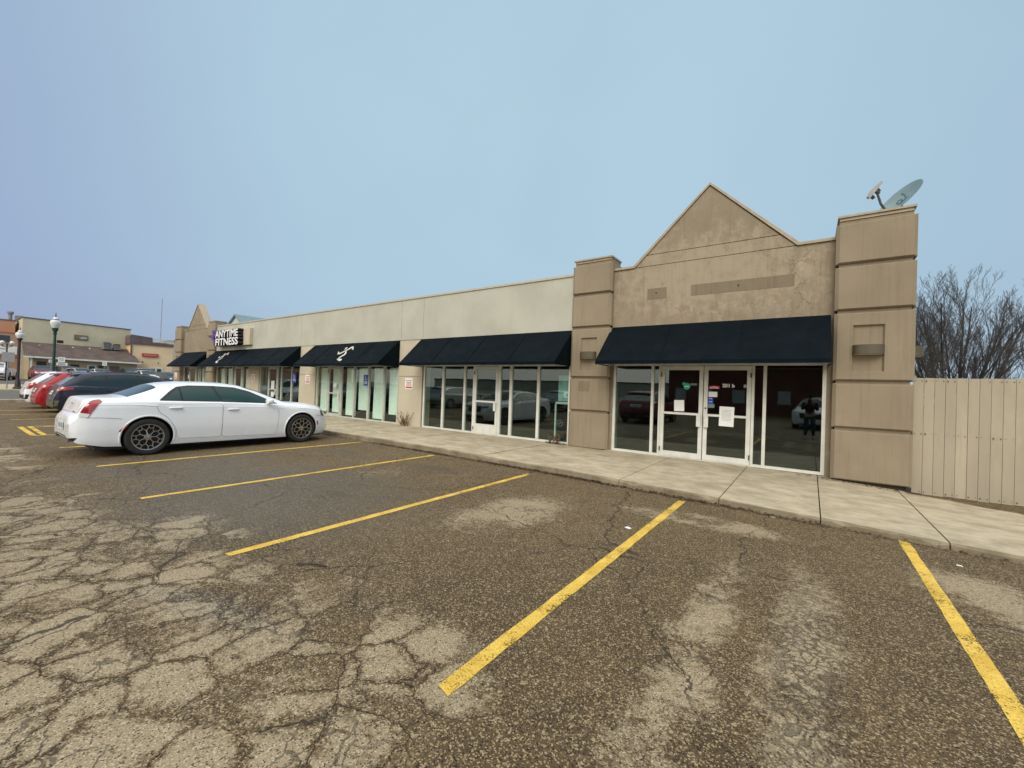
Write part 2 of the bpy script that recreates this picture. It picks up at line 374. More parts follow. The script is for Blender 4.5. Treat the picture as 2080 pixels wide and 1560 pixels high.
M = {}
M['asphalt'] = mat_asphalt(); M['road'] = mat_road()
M['walk'] = mat_concrete('sidewalk_concrete', (0.355, 0.300, 0.203), (0.52, 0.455, 0.33))
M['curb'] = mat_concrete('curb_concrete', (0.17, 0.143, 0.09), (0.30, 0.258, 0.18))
M['dirt'] = plain('bare_dirt', (0.20, 0.15, 0.095), .95, .35, 8, bump=.6)
M['gap'] = plain('dark_joint_and_gap_shade', (0.05, 0.042, 0.032), .95, .3)  # dark slab joint fill; on pier footings it paints the shade of the gap
M['taupe'] = mat_stucco('taupe_stucco', (0.275, 0.228, 0.162), (0.385, 0.33, 0.24), True, .3)
M['pier'] = mat_stucco('taupe_pier_stucco', (0.285, 0.236, 0.168), None, False, .45)
M['pale'] = mat_stucco('pale_stucco', (0.462, 0.465, 0.390), None, False, .16)
M['cream'] = mat_stucco('cream_stucco', (0.535, 0.485, 0.37), None, False, .12)
M['scar'] = mat_stucco('old_sign_stucco', (0.22, 0.182, 0.128), None, False, .9)
M['cope'] = plain('coping_metal', (0.46, 0.42, 0.32), .5, .08)
M['copet'] = plain('taupe_coping', (0.36, 0.305, 0.215), .55, .12)
M['line'] = mat_paint_line()
M['alu'] = plain('white_aluminium', (0.66, 0.67, 0.62), .42, .08, 4, spec=.5)
M['alug'] = plain('grey_aluminium', (0.50, 0.51, 0.46), .42, .08, 4, spec=.5)
M['glass'] = mat_glass('storefront_glass', (.84, .93, .90), 1.0)
M['glassc'] = mat_glass('clear_storefront_glass', (.93, .985, .955), .85)
M['awn'] = mat_fabric('navy_awning_fabric', (0.0009, 0.0046, 0.0078))
M['hem'] = plain('faded_hem', (0.045, .06, .075), .8, .5, 14)
M['awnu'] = plain('awning_lining', (0.02, .022, .024), .9, .2)
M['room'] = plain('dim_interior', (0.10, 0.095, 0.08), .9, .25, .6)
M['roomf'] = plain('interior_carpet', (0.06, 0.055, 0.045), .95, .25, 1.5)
M['shade'] = plain('pale_window_shade', (0.80, 0.87, 0.83), .85, .05, 1.5)
M['paper'] = plain('white_paper', (0.80, 0.82, 0.80), .7, .03)
M['ink'] = plain('grey_print', (0.28, .30, .31), .8, .1)
M['red'] = plain('red_print', (0.55, .03, .04), .6, .08)
M['redb'] = plain('red_sign_paint', (0.42, .055, .04), .6, .15)
M['blue'] = plain('blue_print', (0.02, .07, .42), .5, .08)
M['green'] = plain('green_print', (0.02, .42, .25), .5, .08)
M['purple'] = plain('purple_vinyl', (0.075, .04, .20), .5, .15)
M['white'] = plain('white_vinyl', (0.80, .80, .80), .5, .04)
M['emblem'] = plain('worn_white_print', (0.52, .50, .46), .6, .3, 9)
M['black'] = plain('black_metal', (0.012, .012, .014), .5, .2)
M['lamp'] = plain('bronze_lamp_metal', (0.085, 0.072, 0.045), .5, .1, 3)
M['lens'] = plain('frosted_lens', (0.75, .74, .68), .4, .05)
M['fence'] = mat_fence()
M['dish'] = plain('grey_dish', (0.145, .225, .24), .45, .1, 3)
M['dishl'] = plain('dish_logo_paint', (0.06, .10, .115), .5, .1)
M['lnb'] = plain('grey_plastic', (0.36, .36, .36), .5, .1)
M['arm'] = plain('dark_dish_arm', (0.05, .06, .065), .5, .1)
M['bark'] = plain('bare_bark', (0.050, 0.045, 0.042), .95, .35, 4)
M['twig'] = plain('bare_twigs', (0.066, 0.062, 0.060), .95, .3, 4)
M['straw'] = plain('dry_weed', (0.17, 0.115, 0.06), .95, .4, 20)
M['leaf'] = plain('dead_leaves', (0.075, 0.042, 0.022), .9, .6, 25)
M['wood'] = plain('weathered_wood', (0.17, .13, .085), .9, .3, 10)
M['pole'] = plain('dark_green_pole', (0.010, .045, .043), .4, .2, 3)
M['poleb'] = plain('dark_brown_pole', (0.03, .02, .028), .4, .2, 3)
M['globe'] = plain('lamp_globe', (0.66, .68, .66), .25, .08)
M['globec'] = mat_glass('clear_globe', (.85, .88, .88), 1.2, .08)
M['orange'] = mat_brick('orange_brick', (0.60, .215, .09), (0.50, .17, .07), (.42, .28, .2))
M['beige'] = mat_stucco('beige_siding', (0.50, .465, .345), None, False, .15)
M['tan'] = mat_stucco('tan_wall', (0.42, .335, .23), None, False, .2)
M['yellow'] = mat_brick('yellow_brick', (0.88, .60, .30), (0.80, .53, .25), (.80, .62, .40), 1.2)
M['shingle'] = plain('brown_shingles', (0.098, .070, .062), .95, .25, 1.4)
M['grey'] = plain('grey_siding', (0.30, .27, .24), .8, .1, 1)
M['bluemetal'] = plain('pale_metal_siding', (0.42, .50, .50), .5, .1, 2)
M['darkroof'] = plain('dark_fascia', (0.12, .09, .085), .7, .15, 2)
M['wdark'] = plain('dark_pane', (0.035, .04, .042), .12, .2, 1, spec=.6)
M['hvac'] = plain('grey_unit', (0.23, .235, .235), .6, .2, 2)
M['tyre'] = plain('tyre_rubber', (0.018, .018, .018), .8, .2, 10)
M['rim'] = plain('bronze_alloy', (0.50, .475, .43), .26, .08, 8, metal=.9)
M['rims'] = plain('silver_alloy', (0.45, .46, .47), .3, .08, 8, metal=.85)
M['disc'] = plain('dark_brake', (0.008, .008, .009), .6, .3, 10)
M['cdark'] = plain('black_trim', (0.012, .012, .014), .5, .2, 5)
M['seam'] = plain('panel_gap', (0.10, .11, .12), .8, .1)
M['chrome'] = plain('chrome', (0.62, .64, .66), .14, .03, metal=1.0)
M['tail'] = plain('red_lens', (0.34, .012, .018), .12, .1, 5, spec=.6, coat=1.0)
M['head'] = plain('dark_headlamp', (0.05, .07, .08), .1, .2, 5, spec=.7, coat=1.0)
M['plate'] = plain('plate_white', (0.62, .65, .68), .5, .05)
M['carglass'] = NT('car_glass').done((0.010, 0.046, 0.045), .03, spec=.5, ior=1.42)
M['carglassr'] = NT('rear_glass_sky_reflection').done((0.16, .19, .19), .06, spec=.9, ior=1.7)  # pale base colour stands in for sky reflected in the rear windows
M['carglassd'] = NT('dark_car_glass').done((0.008, 0.022, 0.026), .05, spec=.6, ior=1.55)
M['pwhite'] = mat_carpaint('white_car_paint', (0.83, .86, .90), 0, .24)
M['pblue'] = mat_carpaint('dark_blue_paint', (0.012, .017, .038), .25)
M['pred'] = mat_carpaint('red_paint', (0.36, .006, .012), .15)
M['psilver'] = mat_carpaint('silver_paint', (0.46, .50, .50), .3)
M['pmaroon'] = mat_carpaint('maroon_paint', (0.20, .02, .03), .2)
M['pblack'] = mat_carpaint('black_paint', (0.015, .016, .02), .2)
M['pbsky'] = mat_carpaint('blue_paint', (0.05, .13, .30), .2)
M['olive'] = plain('olive_bumper_reflection', (0.10, .10, .065), .5, .2)  # olive base colour paints a reflection onto the dark rear bumper
M['jacket'] = plain('black_jacket', (0.012, .012, .014), .85, .2, 10)
M['jeans'] = plain('blue_jeans', (0.03, .045, .08), .9, .2, 10)
M['skin'] = plain('skin', (0.45, .27, .19), .6, .06, 10)

# ------------------------------------------------------------------ ground
def gz(x):
    return float(np.interp(-x, [0, 33, 45, 55, 60, 70], [0, 0, .2, .6, .75, .78]))
g = MB()
xs = [400, 60, 6, -33, -36, -40, -45, -50, -55, -60, -70, -400]
for i in range(len(xs)-1):
    a, b = xs[i], xs[i+1]
    za, zb = gz(a), gz(b)
    if b < -33: continue
    g.add([(b, -300, zb), (a, -300, za), (a, 400, za), (b, 400, zb)], [(0, 1, 2, 3)])
tag(g.build('parking_lot', M['asphalt']), kind='structure')
g = MB(); 
for i in range(3, len(xs)-1):
    a, b = xs[i], xs[i+1]
    g.add([(b, -300, gz(b)), (a, -300, gz(a)), (a, 400, gz(a)), (b, 400, gz(b))], [(0, 1, 2, 3)])
tag(g.build('street', M['road']), kind='structure')
g = MB(); g.box(-33.2, -32.5, -40, 6.9, -.1, .13)
tag(g.build('lot_curb', M['walk']), kind='structure')
g = MB(); 
for x0, x1, y0, y1 in [(-50.5, -44.2, -40, 30)]:
    g.add([(x0, y0, gz(x0)+.12), (x1, y0, gz(x1)+.12), (x1, y1, gz(x1)+.12), (x0, y1, gz(x0)+.12), (x1, y0, gz(x1)-.1), (x1, y1, gz(x1)-.1)], [(0, 1, 2, 3), (1, 4, 5, 2)])
tag(g.build('far_sidewalk', M['walk']), kind='structure')

# shop sidewalk: slabs with open joints, edge follows the measured curb line
CXS = [-36.5, -11.3, -7.6, -4.0, -1.0, 0.16, 1.24, 2.0, 4.5]
CYS = [7.0, 7.0, 7.0, 6.93, 6.74, 6.64, 6.50, 6.42, 6.25]
CZS = [.135, .135, .135, .115, .092, .082, .072, .064, .05]
BXS = [-36.5, -5.0, 0.2, 1.3, 2.8, 4.5]; BZS = [.13, .13, .115, .04, .0, -.02]
cy_ = lambda x: float(np.interp(x, CXS, CYS)); cz_ = lambda x: float(np.interp(x, CXS, CZS)); bz_ = lambda x: float(np.interp(x, BXS, BZS))
def back_y(x): return 10.2 if x < 1.3 else float(np.interp(x, [1.3, 1.9, 2.2, 2.6, 4.5], [9.75, 9.62, 9.42, 9.36, 9.3]))
joints = [3.9, 2.55, 1.27, .14, -1.05, -2.6, -4.15, -5.72]
x = -5.72
while x > -36.4: x -= 1.53; joints.append(x)
joints[-1] = -36.5
rng = random.Random(3)
sw = MB(); filler = MB(); cb = MB()
for i in range(len(joints)-1):
    x1, x0 = joints[i]-.007, joints[i+1]+.007
    n = max(2, int((x1-x0)/.11))
    jig = rng.uniform(-.006, .006)
    cols = []
    for k in range(n+1):
        x = x0+(x1-x0)*k/n
        ye = cy_(x)+rng.uniform(-.004, .004); zf = cz_(x)+jig; zb = bz_(x)+jig*.5; yb = back_y(x)
        ym = 8.35
        zm = zf+(zb-zf)*(ym-ye)/(yb-ye)
        ch = .016+.012*math.sin(x*3.1)*math.sin(x*1.3+2)+rng.uniform(0, .010)+(.025 if rng.random() < .06 else 0)
        cols.append([(x, ye-.012, -.1), (x, ye-rng.uniform(0, .006), zf-ch), (x, ye+ch*.8, zf), (x, ym-.005, zm), (x, ym+.005, zm), (x, yb, zb)])
    for k in range(n):
        a, b = cols[k], cols[k+1]
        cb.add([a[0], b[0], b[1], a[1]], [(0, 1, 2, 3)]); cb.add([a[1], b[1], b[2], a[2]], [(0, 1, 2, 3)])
        sw.add([a[2], b[2], b[3], a[3]], [(0, 1, 2, 3)])
        sw.add([a[4], b[4], b[5], a[5]], [(0, 1, 2, 3)])
        if x0 > -3: sw.add([a[3], b[3], b[4], a[4]], [(0, 1, 2, 3)])
        q = lambda p: (p[0], p[1]+.004, p[2]-.022)
    for c in (cols[0], cols[-1]): sw.add(c+[(c[0][0], c[5][1], -.1)], [(0, 1, 2, 3, 4, 5, 6)])
xx = np.arange(-36.5, 4.4, .5)
for a, b in zip(xx[:-1], xx[1:]):
    filler.add([(a, cy_(a)+.03, cz_(a)-.035), (b, cy_(b)+.03, cz_(b)-.035), (b, back_y(b)-.02, bz_(b)-.03), (a, back_y(a)-.02, bz_(a)-.03)], [(0, 1, 2, 3)])
    filler.add([(a, cy_(a)+.03, cz_(a)-.035), (b, cy_(b)+.03, cz_(b)-.035), (b, cy_(b)+.03, -.1), (a, cy_(a)+.03, -.1)], [(0, 1, 2, 3)])
tag(sw.build('sidewalk', M['walk']), kind='structure')
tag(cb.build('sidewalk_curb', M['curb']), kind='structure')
tag(filler.build('sidewalk_base', M['gap']), kind='structure')
d = MB(); rng = random.Random(5)
nx, ny = 40, 10
P = [[(1.25+5.5*i/nx, 9.15+1.6*j/ny, (bz_(1.25+5.5*i/nx) - .05 - (.17 if j > 5 else .03 if j > 4 else -.0) + rng.uniform(-.012, .012)) if j else -.15) for j in range(ny+1)] for i in range(nx+1)]
d.add([p for r in P for p in r], [(i*(ny+1)+j, (i+1)*(ny+1)+j, (i+1)*(ny+1)+j+1, i*(ny+1)+j+1) for i in range(nx) for j in range(ny)])
tag(d.build('dirt_strip', M['dirt'], smooth=True), kind='structure')

# parking lines
def line(x0, y0, x1, y1, wd=.1, name='parking_line', z=.004, label=None):
    v = Vector((x1-x0, y1-y0, 0)); n = max(2, int(v.length/.12)); u = v.normalized(); p = Vector((-u.y, u.x, 0))
    rg = random.Random(int(abs(x0)*100+y0*7)); b = MB(); L = []; Rr = []
    for k in range(n+1):
        c = Vector((x0, y0, z)) + v*k/n
        e = 0.02 if k in (0, n) else 0
        L.append(c + p*(wd/2+rg.uniform(-.004, .004)) + u*rg.uniform(-e, e)); Rr.append(c - p*(wd/2+rg.uniform(-.004, .004)) + u*rg.uniform(-e, e))
    b.add(L+Rr, [(n+1+k, n+2+k, k+1, k) for k in range(n)])
    o = b.build(name, M['line'])
    return tag(o, kind='structure')
for xa, ya, xb, yb in [(.895, 2.6, .90, 6.5), (-1.515, 1.60, -1.515, 6.55), (-4.21, 1.60, -4.23, 6.58), (-6.96, 1.63, -6.94, 6.74),
                       (-9.87, 1.71, -9.78, 6.84), (-12.77, 1.65, -12.7, 6.8), (-15.55, 1.62, -15.5, 6.8), (-18.2, 1.7, -18.15, 6.8), (-20.95, 1.6, -20.95, 6.8), (-23.5, 1.6, -23.5, 6.8), (-25.8, 1.6, -25.8, 6.8), (3.6, 1.6, 3.6, 6.3)]:
    line(xa, ya, xb, yb)
line(-18.2, 1.57, -15.5, 1.57, .11, z=.007); line(-18.2, 1.75, -15.5, 1.75, .10, z=.007)
line(-18.0, 2.0, -15.7, 4.3, .1, z=.007); line(-18.0, 3.6, -15.7, 5.9, .1, z=.007)

# ------------------------------------------------------------------ the shop building
D = 10.05
shop = thing('shop_building', 'long single-storey strip mall with taupe gabled end sections and a pale middle wall', 'building', (0, 0, 0))
YB = 24.0
# closed shell: side walls, rear wall, roof, interior
b = MB(); b.box(1.12, 1.40, 10.9, YB, -.1, 4.6); b.box(-35.6, -35.3, 10.9, YB, -.1, 4.6); b.box(-35.3, 1.12, YB-.3, YB, -.1, 4.6)
b.build('outer_wall', M['tan'], shop)
b = MB(); b.box(-35.3, 1.12, 10.45, YB-.3, 4.2, 4.3); b.build('roof', M['shingle'], shop)
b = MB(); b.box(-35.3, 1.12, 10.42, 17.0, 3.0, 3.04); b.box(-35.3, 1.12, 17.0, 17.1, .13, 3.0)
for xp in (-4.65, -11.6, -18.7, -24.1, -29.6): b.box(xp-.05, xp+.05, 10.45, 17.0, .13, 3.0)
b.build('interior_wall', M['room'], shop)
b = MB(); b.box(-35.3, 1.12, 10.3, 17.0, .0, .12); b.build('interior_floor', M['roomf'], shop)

# middle wall: fascia panels, pillars, head wall over each window bay
seams = [-5.2, -11.06, -12.22, -18.08, -19.27, -24.0, -29.05]
b = MB()
for a, c in zip(seams[:-1], seams[1:]): b.box(c+.006, a-.006, D-.02, D+.3, 3.2, 4.65)
b.box(-29.0, -5.21, D+.02, D+.28, 3.22, 4.62)
b.build('upper_wall', M['pale'], shop)
bays = [(-11.05, -5.25), (-17.95, -12.28), (-23.4, -19.28), (-28.98, -24.65)]
pill = [(-12.28, -11.05), (-19.28, -17.95), (-24.65, -23.4)]
for x0, x1 in pill:
    b = MB(); b.box(x0, x1, D, D+.4, 1.90, 3.195); b.box(x0, x1, D, D+.4, .10, 1.875); b.box(x0+.01, x1-.01, D+.025, D+.39, 1.86, 1.92)
    b.build('pillar', M['cream'], shop)
for x0, x1 in bays:
    b = MB(); b.box(x0, x1, D+.03, D+.3, 2.32, 3.195); b.build('head_wall', M['cream'], shop)
b = MB(); b.box(-5.25, -5.2, D, D+.3, .1, 3.195); b.build('jamb', M['cream'], shop)
b = MB(); b.box(-29.05, -5.2, D-.05, D+.33, 4.652, 4.71); b.build('parapet_coping', M['cope'], shop)

def panel_block(b, x0, x1, z0, z1, yf, yb, ch, niche=None):
    X0, X1, Z0, Z1 = x0+ch, x1-ch, z0+ch*.45, z1-ch*.45
    bx = [(x0, yb, z0), (x1, yb, z0), (x1, yb, z1), (x0, yb, z1)]; mid = [(x0, yf+ch*.8, z0), (x1, yf+ch*.8, z0), (x1, yf+ch*.8, z1), (x0, yf+ch*.8, z1)]
    fr = [(X0, yf, Z0), (X1, yf, Z0), (X1, yf, Z1), (X0, yf, Z1)]
    b.add(bx+mid+fr, [(i, (i+1) % 4, 4+(i+1) % 4, 4+i) for i in range(4)] + [(4+i, 4+(i+1) % 4, 8+(i+1) % 4, 8+i) for i in range(4)] + ([] if niche else [(8, 9, 10, 11)]) + [(3, 2, 1, 0)])
    if niche:
        a0, a1, c0, c1, dp = niche
        n1 = [(a0, yf, c0), (a1, yf, c0), (a1, yf, c1), (a0, yf, c1)]; cx_, cz2 = (a0+a1)/2, (c0+c1)/2; n2 = [(x+(.022 if x < cx_ else -.022), y+dp, z+(.022 if z < cz2 else -.022)) for x, y, z in n1]
        b.add(fr+n1+n2, [(i, (i+1) % 4, 4+(i+1) % 4, 4+i) for i in range(4)] + [(4+i, 4+(i+1) % 4, 8+(i+1) % 4, 8+i) for i in range(4)] + [(8, 9, 10, 11)])

MIR = -34.2
def end_section(mir):
    X = (lambda x: MIR - x) if mir else (lambda x: x)
    def bx(b, x0, x1, *a): b.box(X(x0), X(x1), *a)
    def pr(b, poly, y0, y1):
        p = [(X(x), z) for x, z in poly]
        b.prism_y(p[::-1] if mir else p, y0, y1)
    b = MB()
    bx(b, -4.13, .36, D, D+.35, 2.30, 4.645)
    bx(b, -4.13, -4.045, D, D+.35, .12, 2.30); bx(b, .245, .36, D, D+.35, .10, 2.30)
    pr(b, [(-3.565, 4.66), (-.30, 4.66), (-.575, 4.915), (-3.315, 4.915)], D, D+.35)
    pr(b, [(-3.30, 4.93), (-.59, 4.93), (-1.93, 6.27)], D, D+.35)
    pr(b, [(-3.5, 4.60), (-.4, 4.60), (-1.93, 6.1)], D+.02, D+.33)
    b.build('gable_wall', M['taupe'], shop)
    b = MB()      # copings
    bx(b, -4.13, -3.60, D-.04, D+.38, 4.647, 4.70); bx(b, -.27, .36, D-.04, D+.38, 4.647, 4.70)
    for sx in (-1, 1):
        x0 = -1.93+sx*1.66; q = [(-1.93, 6.29), (x0, 4.64), (x0+sx*.03, 4.70), (-1.93, 6.345)]
        pr(b, q if sx < 0 else q[::-1], D-.03, D+.37)
    b.build('gable_coping', M['copet'], shop)
    for (x0, x1, yf, yb, nz) in [(-5.2, -4.1, 9.88, 10.55, (-4.905, -4.455)), (.33, 1.45, 9.83, 10.9, (.605, 1.05))]:
        b = MB(); cs = [(.12, 1.03), (1.085, 1.895), (1.95, 3.195), (3.255, 4.055), (4.12, 4.86)]
        for k, (z0, z1) in enumerate(cs):
            n = (nz[0], nz[1], 2.11, 2.965, .05) if k == 2 else None
            if mir and n: n = (X(n[1]), X(n[0]), *n[2:])
            xa, xb = sorted((X(x0), X(x1)))
            panel_block(b, xa, xb, z0, z1, yf, yb, .055, n)
        bx(b, x0+.05, x1-.05, yf+.07, yb-.02, .12, 4.93)
        p = b.build('corner_pier', M['pier'], shop)
        b = MB(); bx(b, x0+.05, x1-.05, yf+.05, yb, 4.932, 4.985); bx(b, x0+.02, x1-.02, yf+.02, yb+.0, 4.987, 5.025)
        b.build('pier_cap', M['copet'], p)
        b = MB(); bx(b, x0+.06, x1-.06, yf+.10, yb-.1, -.1, .118); b.build('footing', M['gap'], p)
end_section(False); end_section(True)
# marks left by removed signs
b = MB(); b.box(-3.26, -2.81, D-.004, D, 3.84, 4.10); b.box(-2.27, -.31, D-.004, D, 3.84, 4.085)
o = b.build('old_sign_mark', M['scar'], shop)
for hx, hz in ((-1.31, 3.965), (-3.05, 3.985)):
    b = MB(); b.lathe([(0, 0), (.02, 0), (.02, .02)], (0, 0, 0), 10); b.v = [(x+hx, D-.006+z*.1, y+hz) for x, y, z in b.v]; b.build('bolt_hole', M['black'], o)
b = MB(); b.box(-4.93, -4.62, 9.876, 9.88, 1.58, 1.84); b.build('plate_mark', M['scar'], shop)
# shade in the gap under the piers is put into the dark footing colour; a gas pipe stub and soffit conduit are too small to show

# ---- storefronts
FY0, FY1 = D+.005, D+.075
def frame_bar(b, x0, x1, z0, z1, dy=0): b.box(x0, x1, FY0-dy, FY1, z0, z1)
def storefront(xe, bars, door_spans, z0, z1, mat_, glass='glass'):
    """xe: (left, right); bars: mullion spans; door_spans: spans (x0,x1) filled by a door"""
    b = MB()
    frame_bar(b, xe[0], xe[0]+.06, z0, z1); frame_bar(b, xe[1]-.06, xe[1], z0, z1)
    segs = []; cur = xe[0]+.06
    allb = sorted([(a, c, 'm') for a, c in bars] + [(a, c, 'd') for a, c in door_spans])
    for a, c, t in allb:
        if a-cur > .03: segs.append((cur, a, 'p'))
        if t == 'm': frame_bar(b, a, c, z0+.055, z1-.055, .004)
        else: segs.append((a, c, 'd'))
        cur = c
    if xe[1]-.06-cur > .03: segs.append((cur, xe[1]-.06, 'p'))
    frame_bar(b, xe[0]+.06, xe[1]-.06, z1-.055, z1)
    for a, c, t in segs:
        if t == 'p': frame_bar(b, a, c, z0, z0+.055)
        else: frame_bar(b, a, c, z0, z0+.02)
    for a, c in bars: frame_bar(b, a, c, z0, z0+.055)
    fr = b.build('window_frame', mat_, shop)
    for a, c, t in segs:
        if t == 'p':
            g = MB(); y = D+.04; g.box(a+.004, c-.004, y-.004, y+.004, z0+.058, z1-.058); g.build('pane', M[glass], fr)
    return segs
def door(x0, x1, z0, z1, hinge_left, mat_, bottom=.12, midbar=1.14, glass='glass', handle=True):
    st = .085; y0, y1 = D-.004, D+.05
    b = MB(); b.box(x0+.004, x0+st, y0, y1, z0, z1); b.box(x1-st, x1-.004, y0, y1, z0, z1)
    b.box(x0+st, x1-st, y0, y1, z1-.09, z1); b.box(x0+st, x1-st, y0, y1, z0, z0+bottom)
    if midbar: b.box(x0+st, x1-st, y0-.01, y0+.02, midbar-.025, midbar+.025)
    hx = x0+.012 if hinge_left else x1-.012
    o = b.build('door', mat_, shop)
    g = MB(); g.box(x0+st+.003, x1-st-.003, D+.02, D+.028, z0+bottom+.003, z1-.093); g.build('pane', M[glass], o)
    for hz in (z0+.16, z1-.2): hg = MB(); hg.box(hx-.012, hx+.012, y0-.018, y0-.001, hz-.05, hz+.05); hg.build('hinge', M['lamp'], o)
    if handle:
        h = MB(); xh = x1-.075 if hinge_left else x0+.075
        h.box(xh-.042, xh+.042, y0-.055, y0-.04, midbar-.27, midbar); h.box(xh-.03, xh+.03, y0-.04, y0-.001, midbar-.05, midbar-.01); h.box(xh-.03, xh+.03, y0-.04, y0-.001, midbar-.25, midbar-.21)
        h.build('handle', M['alu'], o)
    return o
ZT = 2.30
# bay at the near gable: two glass doors between side lights
storefront((-4.045, .245), [(-3.10, -3.04), (-2.92, -2.875), (-1.005, -.955), (-.80, -.74)], [(-2.875, -1.005)], .125, ZT, M['alu'])
dl = door(-2.872, -1.945, .15, 2.235, True, M['alu'], midbar=1.15)
dr = door(-1.935, -1.008, .15, 2.235, False, M['alu'], midbar=1.15)
k = MB(); k.lathe([(0, -.012), (.02, -.012), (.02, 0)], (0, 0, 0), 10); k.v = [(x-1.885, D-.004+z, y+1.30) for x, y, z in k.v]; k.build('lock', M['lamp'], dr)
# second bay
storefront((-10.98, -5.25), [(-10.07, -9.98), (-9.10, -9.02), (-8.70, -8.64), (-7.70, -7.60), (-7.27, -7.18), (-6.31, -6.23)], [(-8.64, -7.70)], .13, ZT, M['alu'])
b2 = door(-8.64, -7.70, .15, 2.235, True, M['alu'], bottom=.30, midbar=1.15)
# third bay with shades
storefront((-17.85, -12.30), [(-17.0, -16.93), (-15.98, -15.92), (-15.09, -15.01), (-14.15, -14.06), (-13.19, -13.10)], [(-16.93, -15.98)], .13, ZT, M['alug'], 'glassc')
door(-16.93, -15.98, .15, 2.235, True, M['alug'], midbar=1.12, glass='glassc')
# fourth bay
storefront((-23.30, -19.28), [(-22.40, -22.33), (-21.42, -21.36), (-21.08, -20.99), (-20.10, -20.0)], [(-22.33, -21.42)], .13, ZT, M['alug'])
door(-22.33, -21.42, .15, 2.235, True, M['alug'], midbar=1.12)
# fifth bay
storefront((-28.9, -24.65), [(-27.78, -27.68), (-26.72, -26.60), (-26.4, -26.3), (-25.46, -25.36)], [(-26.30, -25.46)], .13, ZT, M['alug'], 'glassc')
door(-26.30, -25.46, .15, 2.235, True, M['alug'], midbar=1.12)
storefront((-34.4, -30.15), [(-33.35, -33.27), (-32.23, -32.13), (-31.78, -31.7), (-30.95, -30.85)], [(-33.27, -32.23)], .13, ZT, M['alug'], 'glassc')
door(-33.27, -32.23, .15, 2.235, True, M['alug'], midbar=1.12)
# shades behind the third bay, and pale stock behind others
def shade(x0, x1, z0, z1, y=D+.16, m='shade', sk=0.0):
    b = MB(); n = 8
    P = [(x0+(x1-x0)*i/n, y+.006*math.sin(i*2.1)) for i in range(n+1)]
    vs = [(x, yy, z0+.004*math.sin(i*3.)) for i, (x, yy) in enumerate(P)]+[(x+sk, yy, z1) for x, yy in P]
    b.add(vs, [(i, i+1, n+2+i, n+1+i) for i in range(n)])
    return b.build('window_shade', M[m], shop)
for x0, x1, z0, sk in [(-17.74, -17.02, .30, 0), (-16.80, -16.06, .3, 0), (-15.80, -15.10, .24, .03), (-14.93, -14.16, .50, 0), (-13.97, -13.22, .22, .04), (-13.0, -12.32, .44, 0)]:
    shade(x0, x1, z0, 2.2, sk=sk)
for x0, x1, z0 in [(-28.6, -27.85, .9), (-27.6, -26.8, .3), (-25.3, -24.75, .3), (-32.0, -31.85, .3), (-31.6, -31.0, .3), (-30.8, -30.3, .3)]: shade(x0, x1, z0, 2.15)
b = MB(); b.box(-9.24, -9.11, D+.14, D+.15, .2, 1.12); b.build('window_banner', M['purple'], shop)
b = MB(); b.box(-33.95, -33.6, D+.14, D+.15, .2, 1.9); b.build('window_banner', M['purple'], shop)
b = MB(); b.box(-21.3, -21.14, D+.14, D+.15, .9, 1.6); b.build('window_banner', M['purple'], shop)
b = MB(); b.box(-5.78, -5.36, D+.30, D+.31, 1.28, 2.0); o = b.build('window_poster', plain('pale_cyan_poster', (.45, .62, .62), .8, .15, 5), shop)
b = MB(); b.box(-5.8, -5.34, D+.2, D+.24, 1.2, 1.26); b.box(-5.82, -5.78, D+.2, D+.24, .2, 1.2); b.build('display_frame', M['alu'], shop)
b = MB()
for t in range(20):
    a0, a1 = 2*math.pi*t/20, 2*math.pi*(t+1)/20
    P = lambda a, r: (-5.55+r*math.cos(a), D+.033, .68+r*math.sin(a))
    b.add([P(a0, .075), P(a1, .075), P(a1, .092), P(a0, .092)], [(0, 1, 2, 3)])
b.add([(-5.60, D+.033, .66), (-5.575, D+.033, .64), (-5.50, D+.033, .70), (-5.525, D+.033, .72)], [(0, 1, 2, 3)])
b.build('window_decal', M['dishl'], shop)

